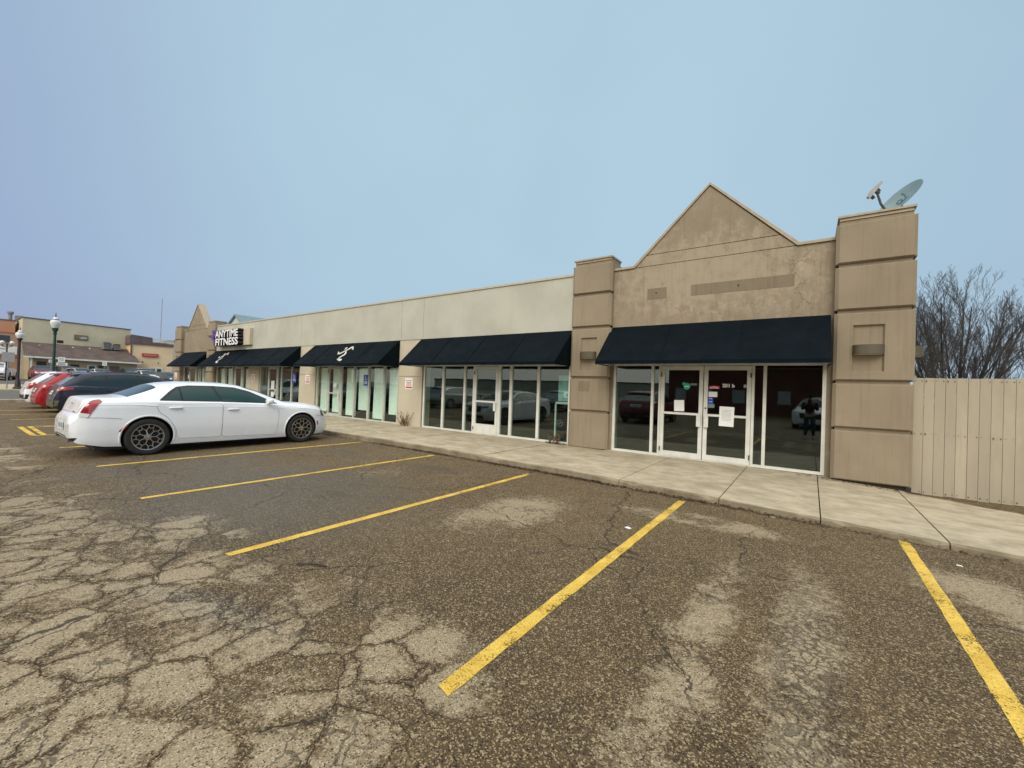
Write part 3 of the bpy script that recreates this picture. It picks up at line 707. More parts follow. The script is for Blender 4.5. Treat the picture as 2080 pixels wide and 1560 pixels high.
# ---- awnings
def awning(x0, x1, label, sag=0.0, seed=1, scratch=True):
    t = thing('awning', label, 'awning', (0, 0, 0), group='navy fabric awnings along the shopfront')
    y1, z1, y0, z0 = D-.004, 3.215, 9.1, 2.305
    rg = random.Random(seed); n = int((x1-x0)/.2); m = 6
    vs = []; fs = []
    sg = lambda s: sag*(-abs(math.sin(s*math.pi*2.0))*.035 + rg.uniform(-.002, .002))
    for i in range(n+1):
        s = i/n; x = x0+(x1-x0)*s
        for j in range(m+1):
            r = j/m
            dip = -.012*math.sin(r*math.pi)*(.5+.5*math.cos(s*8*math.pi))
            vs.append((x, y1+(y0-y1)*r, z1+(z0-z1)*r+dip))
        vs.append((x, y0-.004, z0-.082+sg(s)))
    w_ = m+2
    fs = [(i*w_+j, i*w_+j+1, (i+1)*w_+j+1, (i+1)*w_+j) for i in range(n) for j in range(m+1)]
    b = MB(); b.add(vs, fs)
    for x in (x0, x1): 
        b.add([(x, y1, z1), (x, y0, z0), (x, y0, z0-.08), (x, y1, z0-.08)], [(0, 1, 2, 3)])
    b.build('canopy', M['awn'], t, smooth=True, sharp=20)
    hm = MB(); hm.tube([(x0+(x1-x0)*i/n, y0-.006, z0-.084+sag*(-abs(math.sin(i/n*math.pi*2.0))*.035)) for i in range(n+1)], .007, 4); hm.build('hem', M['hem'], t)
    nb = max(2, int((x1-x0)/1.35))
    for q in range(1, nb):
        xx = x0+(x1-x0)*q/nb; sm = MB(); sm.tube([(xx, y1+(y0-y1)*r-.003, z1+(z0-z1)*r+.001) for r in (0.01, .25, .5, .75, .995)]+[(xx, y0-.007, z0-.06)], .006, 4); sm.build('seam', M['awn'], t)
    f = MB()
    for x in (x0+.05, (x0+x1)/2, x1-.05):
        f.tube([(x, y1-.03, z1-.06), (x, y0+.04, z0-.03)], .016, 5); f.tube([(x, y1-.03, z0-.05), (x, y0+.04, z0-.05)], .016, 5)
    f.tube([(x0+.05, y0+.035, z0-.06), (x1-.05, y0+.035, z0-.06)], .016, 5)
    f.build('frame', M['alug'], t)
    return t
awning(-4.13, .285, 'wide navy awning above the glass double doors under the near gable', 0, 1)
awning(-11.13, -5.22, 'long plain navy awning between the no parking sign pillar and the near taupe pier', .15, 2)
aw3 = awning(-18.03, -12.3, 'long navy awning with a white runner emblem above the pale window shades', 1, 3)
awning(-24.62, -19.28, 'plain navy awning behind the white sedan, between the two emblem awnings', .3, 4)
aw5 = awning(-28.98, -24.68, 'navy awning with a white runner emblem directly below the fitness sign', .2, 5)
awning(-34.35, -30.1, 'farthest navy awning at the far gabled end of the building', 0, 6)
glyph = [[(-15.38, .59), (-15.58, .42), (-15.39, .49), (-15.30, .56)], [(-15.35, .54), (-15.06, .30), (-14.98, .20), (-14.84, .21), (-14.62, .38), (-14.75, .36), (-14.85, .27), (-14.96, .37), (-15.12, .48), (-15.26, .58)],
         [(-15.27, .36), (-15.33, .24), (-15.22, .23), (-15.18, .33)], [(-15.22, .39), (-15.05, .39), (-14.88, .50), (-14.81, .63), (-14.92, .71), (-14.97, .78), (-15.06, .76), (-15.05, .68), (-14.94, .57), (-15.01, .47)],
         [(-15.07, .81), (-15.04, .77), (-14.88, .79), (-14.73, .80), (-14.66, .88), (-14.74, .91), (-14.94, .86)]]
for aw, dx in ((aw3, 0), (aw5, -11.8)):
    b = MB(); nrm = Vector((0, -.91, .95)).normalized()*.012
    for pl in glyph:
        pts = [Vector((x+dx, D+(9.1-D)*r, 3.215+(2.305-3.215)*r))+nrm for x, r in pl]
        b.poly([tuple(p) for p in pts])
    b.build('runner_emblem', M['emblem'], aw)

# ---- wall lamps in the pier niches
def wall_lamp(loc, rz, label, wd=.44):
    t = thing('wall_lamp', label, 'wall lamp', loc, rz, 'bronze half-round wall lamps on the piers')
    b = MB(); n = 14; o = []; i_ = []
    for k in range(n+1):
        a = math.pi*k/n; x, y = -math.cos(a)*wd/2, -(math.sin(a)**.55)*.17
        o.append((x, y)); i_.append((x*.93, y*.93))
    vs = [(x, y, -.085) for x, y in o]+[(x, y, .085) for x, y in o]+[(x, y, -.085) for x, y in i_]+[(x, y, .085) for x, y in i_]
    N = n+1
    fs = [(k, k+1, N+k+1, N+k) for k in range(n)]+[(2*N+k+1, 2*N+k, 3*N+k, 3*N+k+1) for k in range(n)]+[(N+k, N+k+1, 3*N+k+1, 3*N+k) for k in range(n)]+[(k+1, k, 2*N+k, 2*N+k+1) for k in range(n)]
    b.add(vs, fs); b.build('shade', M['lamp'], t, smooth=True)
    b = MB(); b.poly([(x, y, -.088) for x, y in i_]); b.poly([(x, y, .05) for x, y in i_]); b.build('lens', M['lens'], t)
    b = MB(); b.box(-.15, .15, -.02, .03, -.07, .07); b.build('back_plate', M['lamp'], t)
    return t
wall_lamp((.825, 9.865, 2.51), 0, 'bronze half-round wall lamp on the front of the near corner pier')
wall_lamp((1.45, 10.30, 2.50), R(90), 'bronze wall lamp sticking out from the side of the corner pier above the fence', .46)
wall_lamp((-4.68, 9.915, 2.51), 0, 'bronze half-round wall lamp on the pier left of the double-door awning')

# ---- satellite dish on the near pier
t = thing('satellite_dish', 'grey satellite dish with offset arm on top of the near corner pier', 'satellite dish', (1.11, 10.45, 5.0))
face = Vector((-.60, -.47, .60)).normalized(); upv = Vector((0, 0, 1)); ux0 = upv.cross(face).normalized(); ux = face.cross(ux0); uy = -ux0
ROLL = R(0)
b = MB(); vs = []; fs = []; n, m = 32, 7
C0 = Vector((.15, -.06, .37))
for j in range(m+1):
    r = j/m
    for k in range(n):
        a = 2*math.pi*k/n
        vs.append(C0 + ux*(.42*r*math.cos(a)) + uy*(.35*r*math.sin(a)) + face*(.075*(r*r-1)))
fs = [(j*n+k, j*n+(k+1) % n, (j+1)*n+(k+1) % n, (j+1)*n+k) for j in range(m) for k in range(n)]
b.add(vs, fs)
vs2 = [Vector(v)-face*.008 for v in vs]; b.add(vs2, [f[::-1] for f in fs])
b.add([vs[m*n+k] for k in range(n)]+[vs2[m*n+k] for k in range(n)], [(k, n+k, n+(k+1) % n, (k+1) % n) for k in range(n)])
b.build('reflector', M['dish'], t, smooth=True)
def dp(u, v): 
    r2 = (u/.40)**2+(v/.33)**2
    return C0+ux*u+uy*v+face*(.075*(r2-1)+.006)
b = MB()
def strip(pts, wd):
    pts = [(u+.75*v+.03, v*1.15) for u, v in pts]
    L = []; Rr = []
    for i, (u, v) in enumerate(pts):
        du = pts[min(i+1, len(pts)-1)][0]-pts[max(i-1, 0)][0]; dv = pts[min(i+1, len(pts)-1)][1]-pts[max(i-1, 0)][1]
        l = math.hypot(du, dv); a, c = -dv/l*wd/2, du/l*wd/2
        L.append(dp(u+a, v+c)); Rr.append(dp(u-a, v-c))
    q = len(pts); b.add(L+Rr, [(i, i+1, q+i+1, q+i) for i in range(q-1)])
strip([(-.10, -.03), (-.10, .09), (-.03, .085), (0, .045), (-.03, 0), (-.10, -.03)], .026)
strip([(-.02, -.03), (.05, -.02), (.10, .02), (.115, .08)], .02); strip([(.10, .10), (.13, .10)], .03)
strip([(-.11, -.07), (.10, -.07)], .014)
b.build('logo', M['dishl'], t)
b = MB(); fp = C0+face*.40-ux*.20
b.tube([C0-ux*.36, C0-ux*.32+face*.2, fp], [.022, .02, .018], 6); b.build('support_arm', M['arm'], t); b = MB(); b.tube([C0-face*.08, C0-face*.12-ux*.1, Vector((.25, 0, 0))], .028, 7)
b.build('mast', M['arm'], t)
b = MB()
for k in (-1, 0, 1):
    c = fp+ux*(k*.085)+uy*.045*abs(k)
    b.tube([c-face*.05, c-face*.0, c+face*.04], [.030, .034, .026], 8)
b.build('feed_horn', M['arm'], t)
b = MB(); c = fp+face*.05
q = [c+ux*-.20-face*.015, c+ux*.20-face*.015, c+ux*.19+face*.03, c+ux*.05+face*.055, c-ux*.05+face*.06, c-ux*.20+face*.03]
b.add([tuple(p+uy*.02) for p in q]+[tuple(p-uy*.025) for p in q], [tuple(range(6)), tuple(range(11, 5, -1))]+[(i, 6+i, 6+(i+1) % 6, (i+1) % 6) for i in range(6)])
b.build('receiver', M['lnb'], t)

# ---- fitness sign
t = thing('fitness_sign', 'three-dimensional white-on-black ANYTIME FITNESS sign with a purple runner, high on the far wall', 'shop sign', (0, 0, 0))
b = MB(); b.box(-28.1, -24.2, 9.86, D-.022, 3.42, 4.31); b.build('backing_panel', M['cream'], t)
for s, z, wdt in (('ANYTIME', 3.895, 3.05), ('FITNESS', 3.44, 3.02)):
    o = text_obj('letter_sides', s, (-27.95, 9.72, z), .53, M['black'], t, extrude=.13, bold=.030)
    wd = max(v.co.x for v in o.data.vertices)-min(v.co.x for v in o.data.vertices); k = wdt/wd; o.scale = (k, 1.04, 1)
    o2 = text_obj('letter_faces', s, (-27.95, 9.585, z), .53, M['white'], t, extrude=.004, bold=.012); o2.scale = (k, 1.04, 1)
b = MB()
for pl in [[(-28.55, 4.31), (-28.35, 4.36), (-28.25, 4.22), (-28.4, 4.12)], [(-29.08, 3.99), (-28.6, 4.05), (-28.1, 4.2), (-28.0, 4.02), (-28.3, 3.92), (-28.62, 3.9)], [(-28.62, 3.9), (-28.3, 3.92), (-28.05, 3.75), (-28.02, 3.42), (-28.2, 3.44), (-28.25, 3.68), (-28.45, 3.8)]]:
    b.prism_y(pl[::-1], 9.60, 9.85)
b.build('runner_figure', M['purple'], t)

# ---- notices and stickers on the double doors
def sheet(name, label, cat, x0, x1, z0, z1, m, y=D+.012, rz=0, lines=0, lm='ink', group=None, th=.003, parent=None, top=.82, bot=.3):
    t = thing(name, label, cat, ((x0+x1)/2, y, (z0+z1)/2), group=group); t.rotation_euler = (0, rz, 0)
    wd, ht = x1-x0, z1-z0
    b = MB(); b.box(-wd/2, wd/2, -th, 0, -ht/2, ht/2); b.build('sheet', M[m], t)
    if lines:
        b = MB(); rg = random.Random(int(x0*-100))
        for i in range(lines):
            z = -ht/2+ht*(top+(bot-top)*i/max(1, lines-1)); l = wd*rg.uniform(.26, .36)
            x = -l
            while x < l-.01:
                ww = rg.uniform(.015, .04); b.box(x, min(l, x+ww), -th-.001, -th, z-.0045, z+.0045); x += ww+.008
        b.build('printing', M[lm], t)
    return t
sheet('door_notice', 'large white printed notice taped to the right-hand glass door', 'notice', -1.605, -1.318, .93, 1.355, 'paper', D-.016, R(1.2), 9)
sheet('door_notice', 'small blank white sheet taped inside the left-hand glass door', 'notice', -2.56, -2.34, 1.20, 1.455, 'paper', D+.016, R(-2))
t = sheet('door_sticker', 'red push sticker with a white double arrow on the right-hand door', 'sticker', -1.83, -1.62, 1.735, 1.80, 'red', D+.016)
b = MB(); b.box(-.065, .065, -.005, -.004, -.02, -.006); b.poly([(-.095, -.005, -.013), (-.06, -.005, -.032), (-.06, -.005, .006)]); b.poly([(.095, -.005, -.013), (.06, -.005, .006), (.06, -.005, -.032)])
b.box(-.05, .05, -.005, -.004, .012, .02); b.build('arrow', M['white'], t)
sheet('door_sticker', 'white rectangular sticker below the red sticker on the right-hand door', 'sticker', -1.835, -1.66, 1.555, 1.67, 'white', D+.016)
sheet('door_sticker', 'dark blue sticker near the middle stile of the right-hand door', 'sticker', -1.84, -1.74, 1.405, 1.54, 'blue', D+.016, 0, 2, 'white')
sheet('door_sticker', 'pale blue sticker lowest on the right-hand door stile', 'sticker', -1.84, -1.71, 1.315, 1.40, 'dish', D+.016)
sheet('door_sticker', 'small grey square sticker in the upper right corner of the right-hand door', 'sticker', -1.155, -1.10, 1.775, 1.84, 'lnb', D+.016)
t = thing('door_sticker', 'round green sticker on the left-hand glass door', 'sticker', (-2.295, D+.016, 1.775))
b = MB(); b.poly([(.075*math.cos(a), -.002, .075*math.sin(a)) for a in np.linspace(0, 2*math.pi, 25)[:-1]]); b.box(-.10, -.03, -.0015, -.0005, .03, .085); b.build('disc', M['green'], t)
b = MB(); b.box(-.05, .05, -.004, -.003, -.008, .008); b.build('band', M['white'], t)
t = thing('door_number', 'white street number 201 b on the right-hand glass door', 'number')
text_obj('digits', '201 b', (-1.565, D+.017, 1.775), .105, M['white'], t, .001, bold=.004)
b = MB(); b.box(-2.22, -2.08, D+.0135, D+.0145, 1.80, 1.845); tag(b.build('door_sticker', M['dish']), 'pale grey strip sticker beside the round green sticker', 'sticker')
# door of second and fourth bays
sheet('door_notice', 'white hours card on the brown-lit glass door behind the white sedan', 'notice', -22.05, -21.72, 1.15, 1.55, 'paper', D+.012, 0, 3)
sheet('door_notice', 'lower white card on the glass door behind the white sedan', 'notice', -22.05, -21.75, .75, 1.0, 'paper', D+.012, 0, 2)
sheet('door_notice', 'small white card hung on the shaded door under the emblem awning', 'notice', -16.52, -16.30, 1.38, 1.56, 'paper', D+.012, 0, 2)
# accessibility signs
def ada(x0, x1, z0, z1, label):
    t = thing('accessible_parking_sign', label, 'sign', ((x0+x1)/2, D-.0, (z0+z1)/2), group='blue accessible parking signs in the windows')
    wd, ht = x1-x0, z1-z0
    b = MB(); b.box(-wd/2, wd/2, -.004, 0, -ht/2, ht/2); b.build('board', M['blue'], t)
    b = MB(); y = -.006; s = wd
    P = lambda a, r: (-.04*s+r*math.cos(a), y, ht*.17+r*math.sin(a))
    aa = np.linspace(R(100), R(380), 14)
    for a0, a1 in zip(aa[:-1], aa[1:]): b.add([P(a0, .16*s), P(a1, .16*s), P(a1, .225*s), P(a0, .225*s)], [(0, 1, 2, 3)])
    b.box(-.11*s, -.03*s, y, y+.001, ht*.19, ht*.33); b.box(-.12*s, 0, y, y+.001, ht*.35, ht*.35+.1*s); b.box(-.11*s, .16*s, y, y+.001, ht*.19, ht*.22)
    b.poly([(.14*s, y, ht*.22), (.30*s, y, ht*.06), (.25*s, y, ht*.05), (.09*s, y, ht*.19)])
    for i in range(3): b.box(-.33*s, .33*s, y, y+.001, -ht*.12-i*.045, -ht*.12-i*.045+.02)
    b.build('wheelchair_symbol', M['white'], t)
ada(-14.40, -14.12, 1.49, 1.92, 'blue accessible parking sign against the pale shades under the emblem awning')
ada(-19.97, -19.60, 1.49, 1.95, 'blue accessible parking sign in the dark window above the white sedan')
# no-parking notices on the pillars
def wall_sign(xc, zc, label, y=D):
    t = thing('wall_notice', label, 'sign', (xc, y-.002, zc), group='small red and white notices on the pillars')
    s = .40
    b = MB(); b.box(-s/2, s/2, -.012, 0, -s/2, s/2); b.build('board', M['paper'], t)
    b = MB()
    for z, l in ((.12, .155), (.055, .13), (-.0, .10), (-.05, .14)):
        x = -l
        rg = random.Random(int(z*1000)+5)
        while x < l-.02: 
            ww = rg.uniform(.03, .07); b.box(x, min(l, x+ww), -.0145, -.013, z-.017, z+.012); x += ww+.015
    b.build('lettering', M['redb'], t)
    b = MB(); b.box(-.17, .17, -.0145, -.013, -.155, -.10); b.build('red_band', M['red'], t)
wall_sign(-11.71, 1.62, 'small red and white notice on the pillar beside the dry weeds')
wall_sign(-18.57, 1.68, 'small red and white notice on the pillar right of the dark fourth shop window')
wall_sign(-24.05, 1.67, 'small red and white notice on the pillar left of the fourth shop window')
wall_sign(-35.1, 1.65, 'farthest small red and white notice on the last taupe pier', 9.83)

# ---- wooden fence beside the building
t = thing('wooden_fence', 'tall tan fence of vertical painted boards beside the corner pier', 'fence')
b = MB(); rg = random.Random(11); x = 1.475
while x < 6.0:
    wd = .1335+rg.uniform(-.004, .004)
    b.box(x+.0025, x+wd-.0025, 10.10+rg.uniform(0, .006), 10.123, .005+rg.uniform(-.006, .006), 2.02+rg.uniform(-.004, .004)); x += wd
b.build('boards', M['fence'], t)
b = MB(); 
for z in (.3, 1.05, 1.8): b.box(1.47, 6.0, 10.126, 10.165, z-.045, z+.045)
b.build('rail', M['wood'], t)
b = MB(); xx_ = 1.475+.0667
while xx_ < 6.0:
    for z in (.05, 1.05, 1.97):
        for dx in (-.04, .04):
            if rg.random() < .75: q = rg.uniform(.004, .009); b.box(xx_+dx-q, xx_+dx+q, 10.097, 10.1, z-q+rg.uniform(-.012, .012), z+q)
    xx_ += .1335
b.build('nail_heads', M['lamp'], t)
b = MB(); b.box(1.9, 2.0, 10.17, 10.27, -.2, 1.95); b.box(4.4, 4.5, 10.17, 10.27, -.2, 1.95); b.build('post', M['wood'], t)
b = MB(); b.box(-.14, .14, -.07, .07, 0, .03); o = b.build('wood_offcut', M['wood']); o.location = (2.40, 9.40, -.025); o.rotation_euler = (R(3), 0, R(18)); tag(o, 'short weathered board lying on the dirt by the fence', 'board')
# PART3

# ------------------------------------------------------------------ vehicles
def smooth_tab(tab, ys, sig):
    y0, y1 = tab[0][0], tab[-1][0]
    yy = np.arange(y0-.3, y1+.3, .005)
    v = np.interp(yy, [a for a, _ in tab], [c for _, c in tab])
    if sig > 0:
        k = np.exp(-.5*(np.arange(-int(4*sig/.005), int(4*sig/.005)+1)*.005/sig)**2); k /= k.sum()
        pad = len(k)//2; v = np.convolve(np.pad(v, pad, mode='edge'), k, mode='valid')
    return np.interp(ys, yy, v)
def ring_section(z0, zb, zr, zt, wl, wm, ws, wr):
    P = [(0, z0), (wl*.55, z0), (wl*.9, z0)]
    for t in np.linspace(0, 1, 15):
        wv = np.interp(t, [0, .06, .16, .40, .62, .80, .93, 1], [wl, wl+.35*(wm-wl), wl+.62*(wm-wl), wm, wm*.997, wm*.988, wm*.6+ws*.4, ws])
        P.append((wv, z0+(zb-z0)*t))
    sh = min(.03, max(0, ws-wr))
    for s in np.linspace(0, 1, 10):
        if s == 0: P.append((ws-sh*.6, zb+.010)); continue
        P.append(((ws-sh)+(wr-(ws-sh))*s+.018*math.sin(math.pi*s), zb+.012+(max(zr, zb+.013)-zb-.012)*s))
    for a in np.linspace(0, math.pi/2, 9)[1:]:
        P.append((wr*math.cos(a), zr+(zt-zr)*math.sin(a)))
    return P
def car_body(name, T, paint, parent, arches, arch_r, nst=84):
    L0, L1 = T['zt'][0][0], T['zt'][-1][0]
    ys = np.concatenate([np.linspace(L0, L0+.22, 14)[:-1], np.linspace(L0+.22, L1-.25, nst)[:-1], np.linspace(L1-.25, L1, 14)])
    C = {k: smooth_tab(T[k], ys, .018 if k in ('zt', 'zb', 'zr') else .03) for k in ('z0', 'zb', 'zr', 'zt', 'wl', 'wm', 'ws', 'wr')}
    vs = []; M_ = None
    for i, y in enumerate(ys):
        P = ring_section(*[C[k][i] for k in ('z0', 'zb', 'zr', 'zt', 'wl', 'wm', 'ws', 'wr')])
        full = P + [(-x, z) for x, z in P[-2:0:-1]]
        M_ = len(full); vs += [(x, y, z) for x, z in full]
    b = MB(); fs = []
    n = len(ys)
    for i in range(n-1):
        for k in range(M_): fs.append((i*M_+k, (i+1)*M_+k, (i+1)*M_+(k+1) % M_, i*M_+(k+1) % M_))
    c0, c1 = len(vs), len(vs)+1
    vs += [(0, ys[0]-.004, (C['z0'][0]+C['zt'][0])/2), (0, ys[-1]+.004, (C['z0'][-1]+C['zt'][-1])/2)]
    for k in range(M_):
        fs.append((c0, k, (k+1) % M_)); fs.append((c1, (n-1)*M_+(k+1) % M_, (n-1)*M_+k))
    b.add(vs, fs)
    body = b.build(name, [paint, M['cdark']], parent)
    bm = bmesh.new(); bm.from_mesh(body.data); bmesh.ops.recalc_face_normals(bm, faces=bm.faces[:]); bm.to_mesh(body.data); bm.free()
    cut = MB()
    for yy, zc in arches:
        for sx in (-1, 1):
            cut.lathe([(0.001, sx*.5), (arch_r, sx*.5), (arch_r, sx*1.3), (.001, sx*1.3)], (0, yy, zc), 40, 'x')
    co = cut.build('cutter', [paint, M['cdark']], parent)
    bm = bmesh.new(); bm.from_mesh(co.data); bmesh.ops.remove_doubles(bm, verts=bm.verts[:], dist=.002); bmesh.ops.recalc_face_normals(bm, faces=bm.faces[:])
    for f in bm.faces: f.material_index = 1
    bm.to_mesh(co.data); bm.free()
    md = body.modifiers.new('b', 'BOOLEAN'); md.operation = 'DIFFERENCE'; md.object = co; md.solver = 'EXACT'
    dg = bpy.context.evaluated_depsgraph_get(); me = bpy.data.meshes.new_from_object(body.evaluated_get(dg))
    full_bvh_mesh = body.data
    bm = bmesh.new(); bm.from_mesh(full_bvh_mesh); bvh = BVHTree.FromBMesh(bm); bm.free()
    body.modifiers.clear(); old = body.data; body.data = me; me.name = name
    me.polygons.foreach_set('use_smooth', [True]*len(me.polygons)); me.set_sharp_from_angle(angle=R(28))
    bpy.data.objects.remove(co)
    return body, bvh
AX = {'R': (Vector((0, 0, 0)), Vector((0, 1, 0)), Vector((0, 0, 1)), Vector((-1, 0, 0))),
      'L': (Vector((0, 0, 0)), Vector((0, 1, 0)), Vector((0, 0, 1)), Vector((1, 0, 0))),
      'B': (Vector((0, 0, 0)), Vector((1, 0, 0)), Vector((0, 0, 1)), Vector((0, 1, 0))),
      'F': (Vector((0, 0, 0)), Vector((1, 0, 0)), Vector((0, 0, 1)), Vector((0, -1, 0))),
      'T': (Vector((0, 0, 0)), Vector((1, 0, 0)), Vector((0, 1, 0)), Vector((0, 0, -1)))}
def proj_pt(bvh, ax, a, c, off):
    o, u, v, dr = AX[ax] if isinstance(ax, str) else ax
    P = o+u*a+v*c
    h, nrm, i, dist = bvh.ray_cast(P-dr*6, dr)
    if h is None:
        h, nrm, i, dist = bvh.find_nearest(P-dr*1.0)
    if nrm.dot(dr) > 0: nrm = -nrm
    return h+nrm*off
def patch(bvh, ax, poly, off, mat, name, parent, step=.07):
    bm = bmesh.new(); vs = [bm.verts.new((a, c, 0)) for a, c in poly]; bm.faces.new(vs)
    for k in (0, 1):
        lo, hi = min(p[k] for p in poly), max(p[k] for p in poly); n = int((hi-lo)/step)
        for i in range(1, n+1):
            t = lo+(hi-lo)*i/(n+1); no = (1, 0, 0) if k == 0 else (0, 1, 0)
            bmesh.ops.bisect_plane(bm, geom=bm.verts[:]+bm.edges[:]+bm.faces[:], plane_co=(t if k == 0 else 0, t if k == 1 else 0, 0), plane_no=no)
    for v in bm.verts: v.co = proj_pt(bvh, ax, v.co.x, v.co.y, off)
    bmesh.ops.triangulate(bm, faces=bm.faces[:])
    me = bpy.data.meshes.new(name); bm.to_mesh(me); bm.free(); me.materials.append(mat)
    me.polygons.foreach_set('use_smooth', [True]*len(me.polygons))
    o = bpy.data.objects.new(name, me); COL.objects.link(o); o.parent = parent
    return o
def dense(pts, closed=True, step=.05):
    out = []; n = len(pts)
    for i in range(n if closed else n-1):
        a, c = pts[i], pts[(i+1) % n]; l = math.dist(a, c); k = max(1, int(l/step))
        out += [(a[0]+(c[0]-a[0])*j/k, a[1]+(c[1]-a[1])*j/k) for j in range(k)]
    out.append(pts[0] if closed else pts[-1])
    return out
def curve_pts(pts, it=2):
    for _ in range(it):
        q = [pts[0]]
        for a, c in zip(pts[:-1], pts[1:]): q += [(a[0]*.75+c[0]*.25, a[1]*.75+c[1]*.25), (a[0]*.25+c[0]*.75, a[1]*.25+c[1]*.75)]
        pts = q+[pts[-1]]
    return pts
def rounded(poly, r=.03):
    out = []; n = len(poly)
    for i in range(n):
        p, a, c = Vector((*poly[i], 0)), Vector((*poly[i-1], 0)), Vector((*poly[(i+1) % n], 0))
        da, dc_ = (a-p), (c-p); q = min(r, da.length*.4, dc_.length*.4)
        s, e = p+da.normalized()*q, p+dc_.normalized()*q
        for t in (0, .33, .67, 1):
            k = s*(1-t)**2+p*2*t*(1-t)+e*t*t; out.append((k.x, k.y))
    return out
def wheel(parent, x, y, r, side, style, full=True):
    """tyre with its alloy rim; side = +1 outer face to +x"""
    rr = r*.735; wd = .225
    b = MB(); b.lathe([(rr, -wd/2), (rr+.02, -wd/2-.006), (r-.03, -wd/2), (r-.004, -wd/2+.03), (r, 0), (r-.004, wd/2-.03), (r-.03, wd/2), (rr+.02, wd/2+.006), (rr, wd/2), (rr-.012, wd/2-.02)], (0, 0, 0), 36, 'x')
    o = b.build('wheel', M['tyre'], parent, smooth=True); o.location = (x, y, r); o.rotation_euler = (0, 0, 0 if side > 0 else math.pi)
    if not full:
        b = MB(); b.lathe([(rr, .08), (rr*.9, .10), (.05, .085), (0.001, .09)], (0, 0, 0), 16, 'x'); b.build('rim', M['rims'], o, smooth=True); return o
    b = MB(); b.lathe([(rr, wd/2-.01), (rr-.008, wd/2+.002), (rr-.022, wd/2), (rr-.032, wd/2-.04)], (0, 0, 0), 40, 'x')
    b.lathe([(.001, .118), (.030, .116), (.034, .10)], (0, 0, 0), 12, 'x')
    X0 = .098
    n = style[0]
    for k in range(n):
        a = 2*math.pi*k/n+style[1]; da = math.pi/n
        pol = lambda rad, an, xo=0: (X0+xo, rad*math.cos(an), rad*math.sin(an))
        if style[2] == 'fork':
            b.tube([pol(.045, a), pol(rr*.52, a, -.006)], [.014, .010], 4)
            for sg in (-1, 1):
                b.tube([pol(rr*.50, a, -.006), pol(rr*.72, a+sg*da*.62, -.002), pol(rr-.02, a+sg*da*.55, 0)], [.0095, .0085, .0095], 4)
            b.tube([pol(rr*.72, a+da*.62, -.002), pol(rr*.66, a+da, -.004), pol(rr*.72, a+da*1.38, -.002)], .008, 4)
        else:
            b.tube([pol(.04, a-.1), pol(rr-.02, a-.12*1.5, 0)], [.022, .018], 4); b.tube([pol(.04, a+.1), pol(rr-.02, a+.12*1.5, 0)], [.022, .018], 4)
    b.lathe([(.001, .09), (.06, .09), (.065, .075)], (0, 0, 0), 14, 'x')
    b.build('rim', M[style[3]], o, smooth=True)
    b = MB(); b.lathe([(.001, .03), (rr-.015, .028), (rr-.014, -.08)], (0, 0, 0), 28, 'x'); b.build('brake_disc', M['disc'], o, smooth=True)
    return o
def mirror(parent, bvh, y, z, paint, side):
    p = proj_pt(bvh, 'R' if side > 0 else 'L', y, z, 0)
    b = MB(); c = p+Vector((side*.13, .0, .03)); vs = []; fs = []
    prof = [(-.075, .35), (-.06, .85), (-.02, 1), (.04, .85), (.075, .45), (.088, .05)]
    for yy, s in prof:
        for k in range(12):
            a = 2*math.pi*k/12; vs.append((c.x+.105*s*math.copysign(abs(math.cos(a))**.7, math.cos(a)), c.y+yy, c.z+.068*s*math.copysign(abs(math.sin(a))**.7, math.sin(a))))
    for i in range(5):
        for k in range(12): fs.append((i*12+k, i*12+(k+1) % 12, (i+1)*12+(k+1) % 12, (i+1)*12+k))
    fs += [tuple(range(11, -1, -1)), tuple(60+k for k in range(12))]
    b.add(vs, fs); b.tube([p-Vector((side*.02, 0, 0)), c-Vector((side*.06, 0, .03))], .022, 6)
    return b.build('wing_mirror', paint, parent, smooth=True, sharp=50)

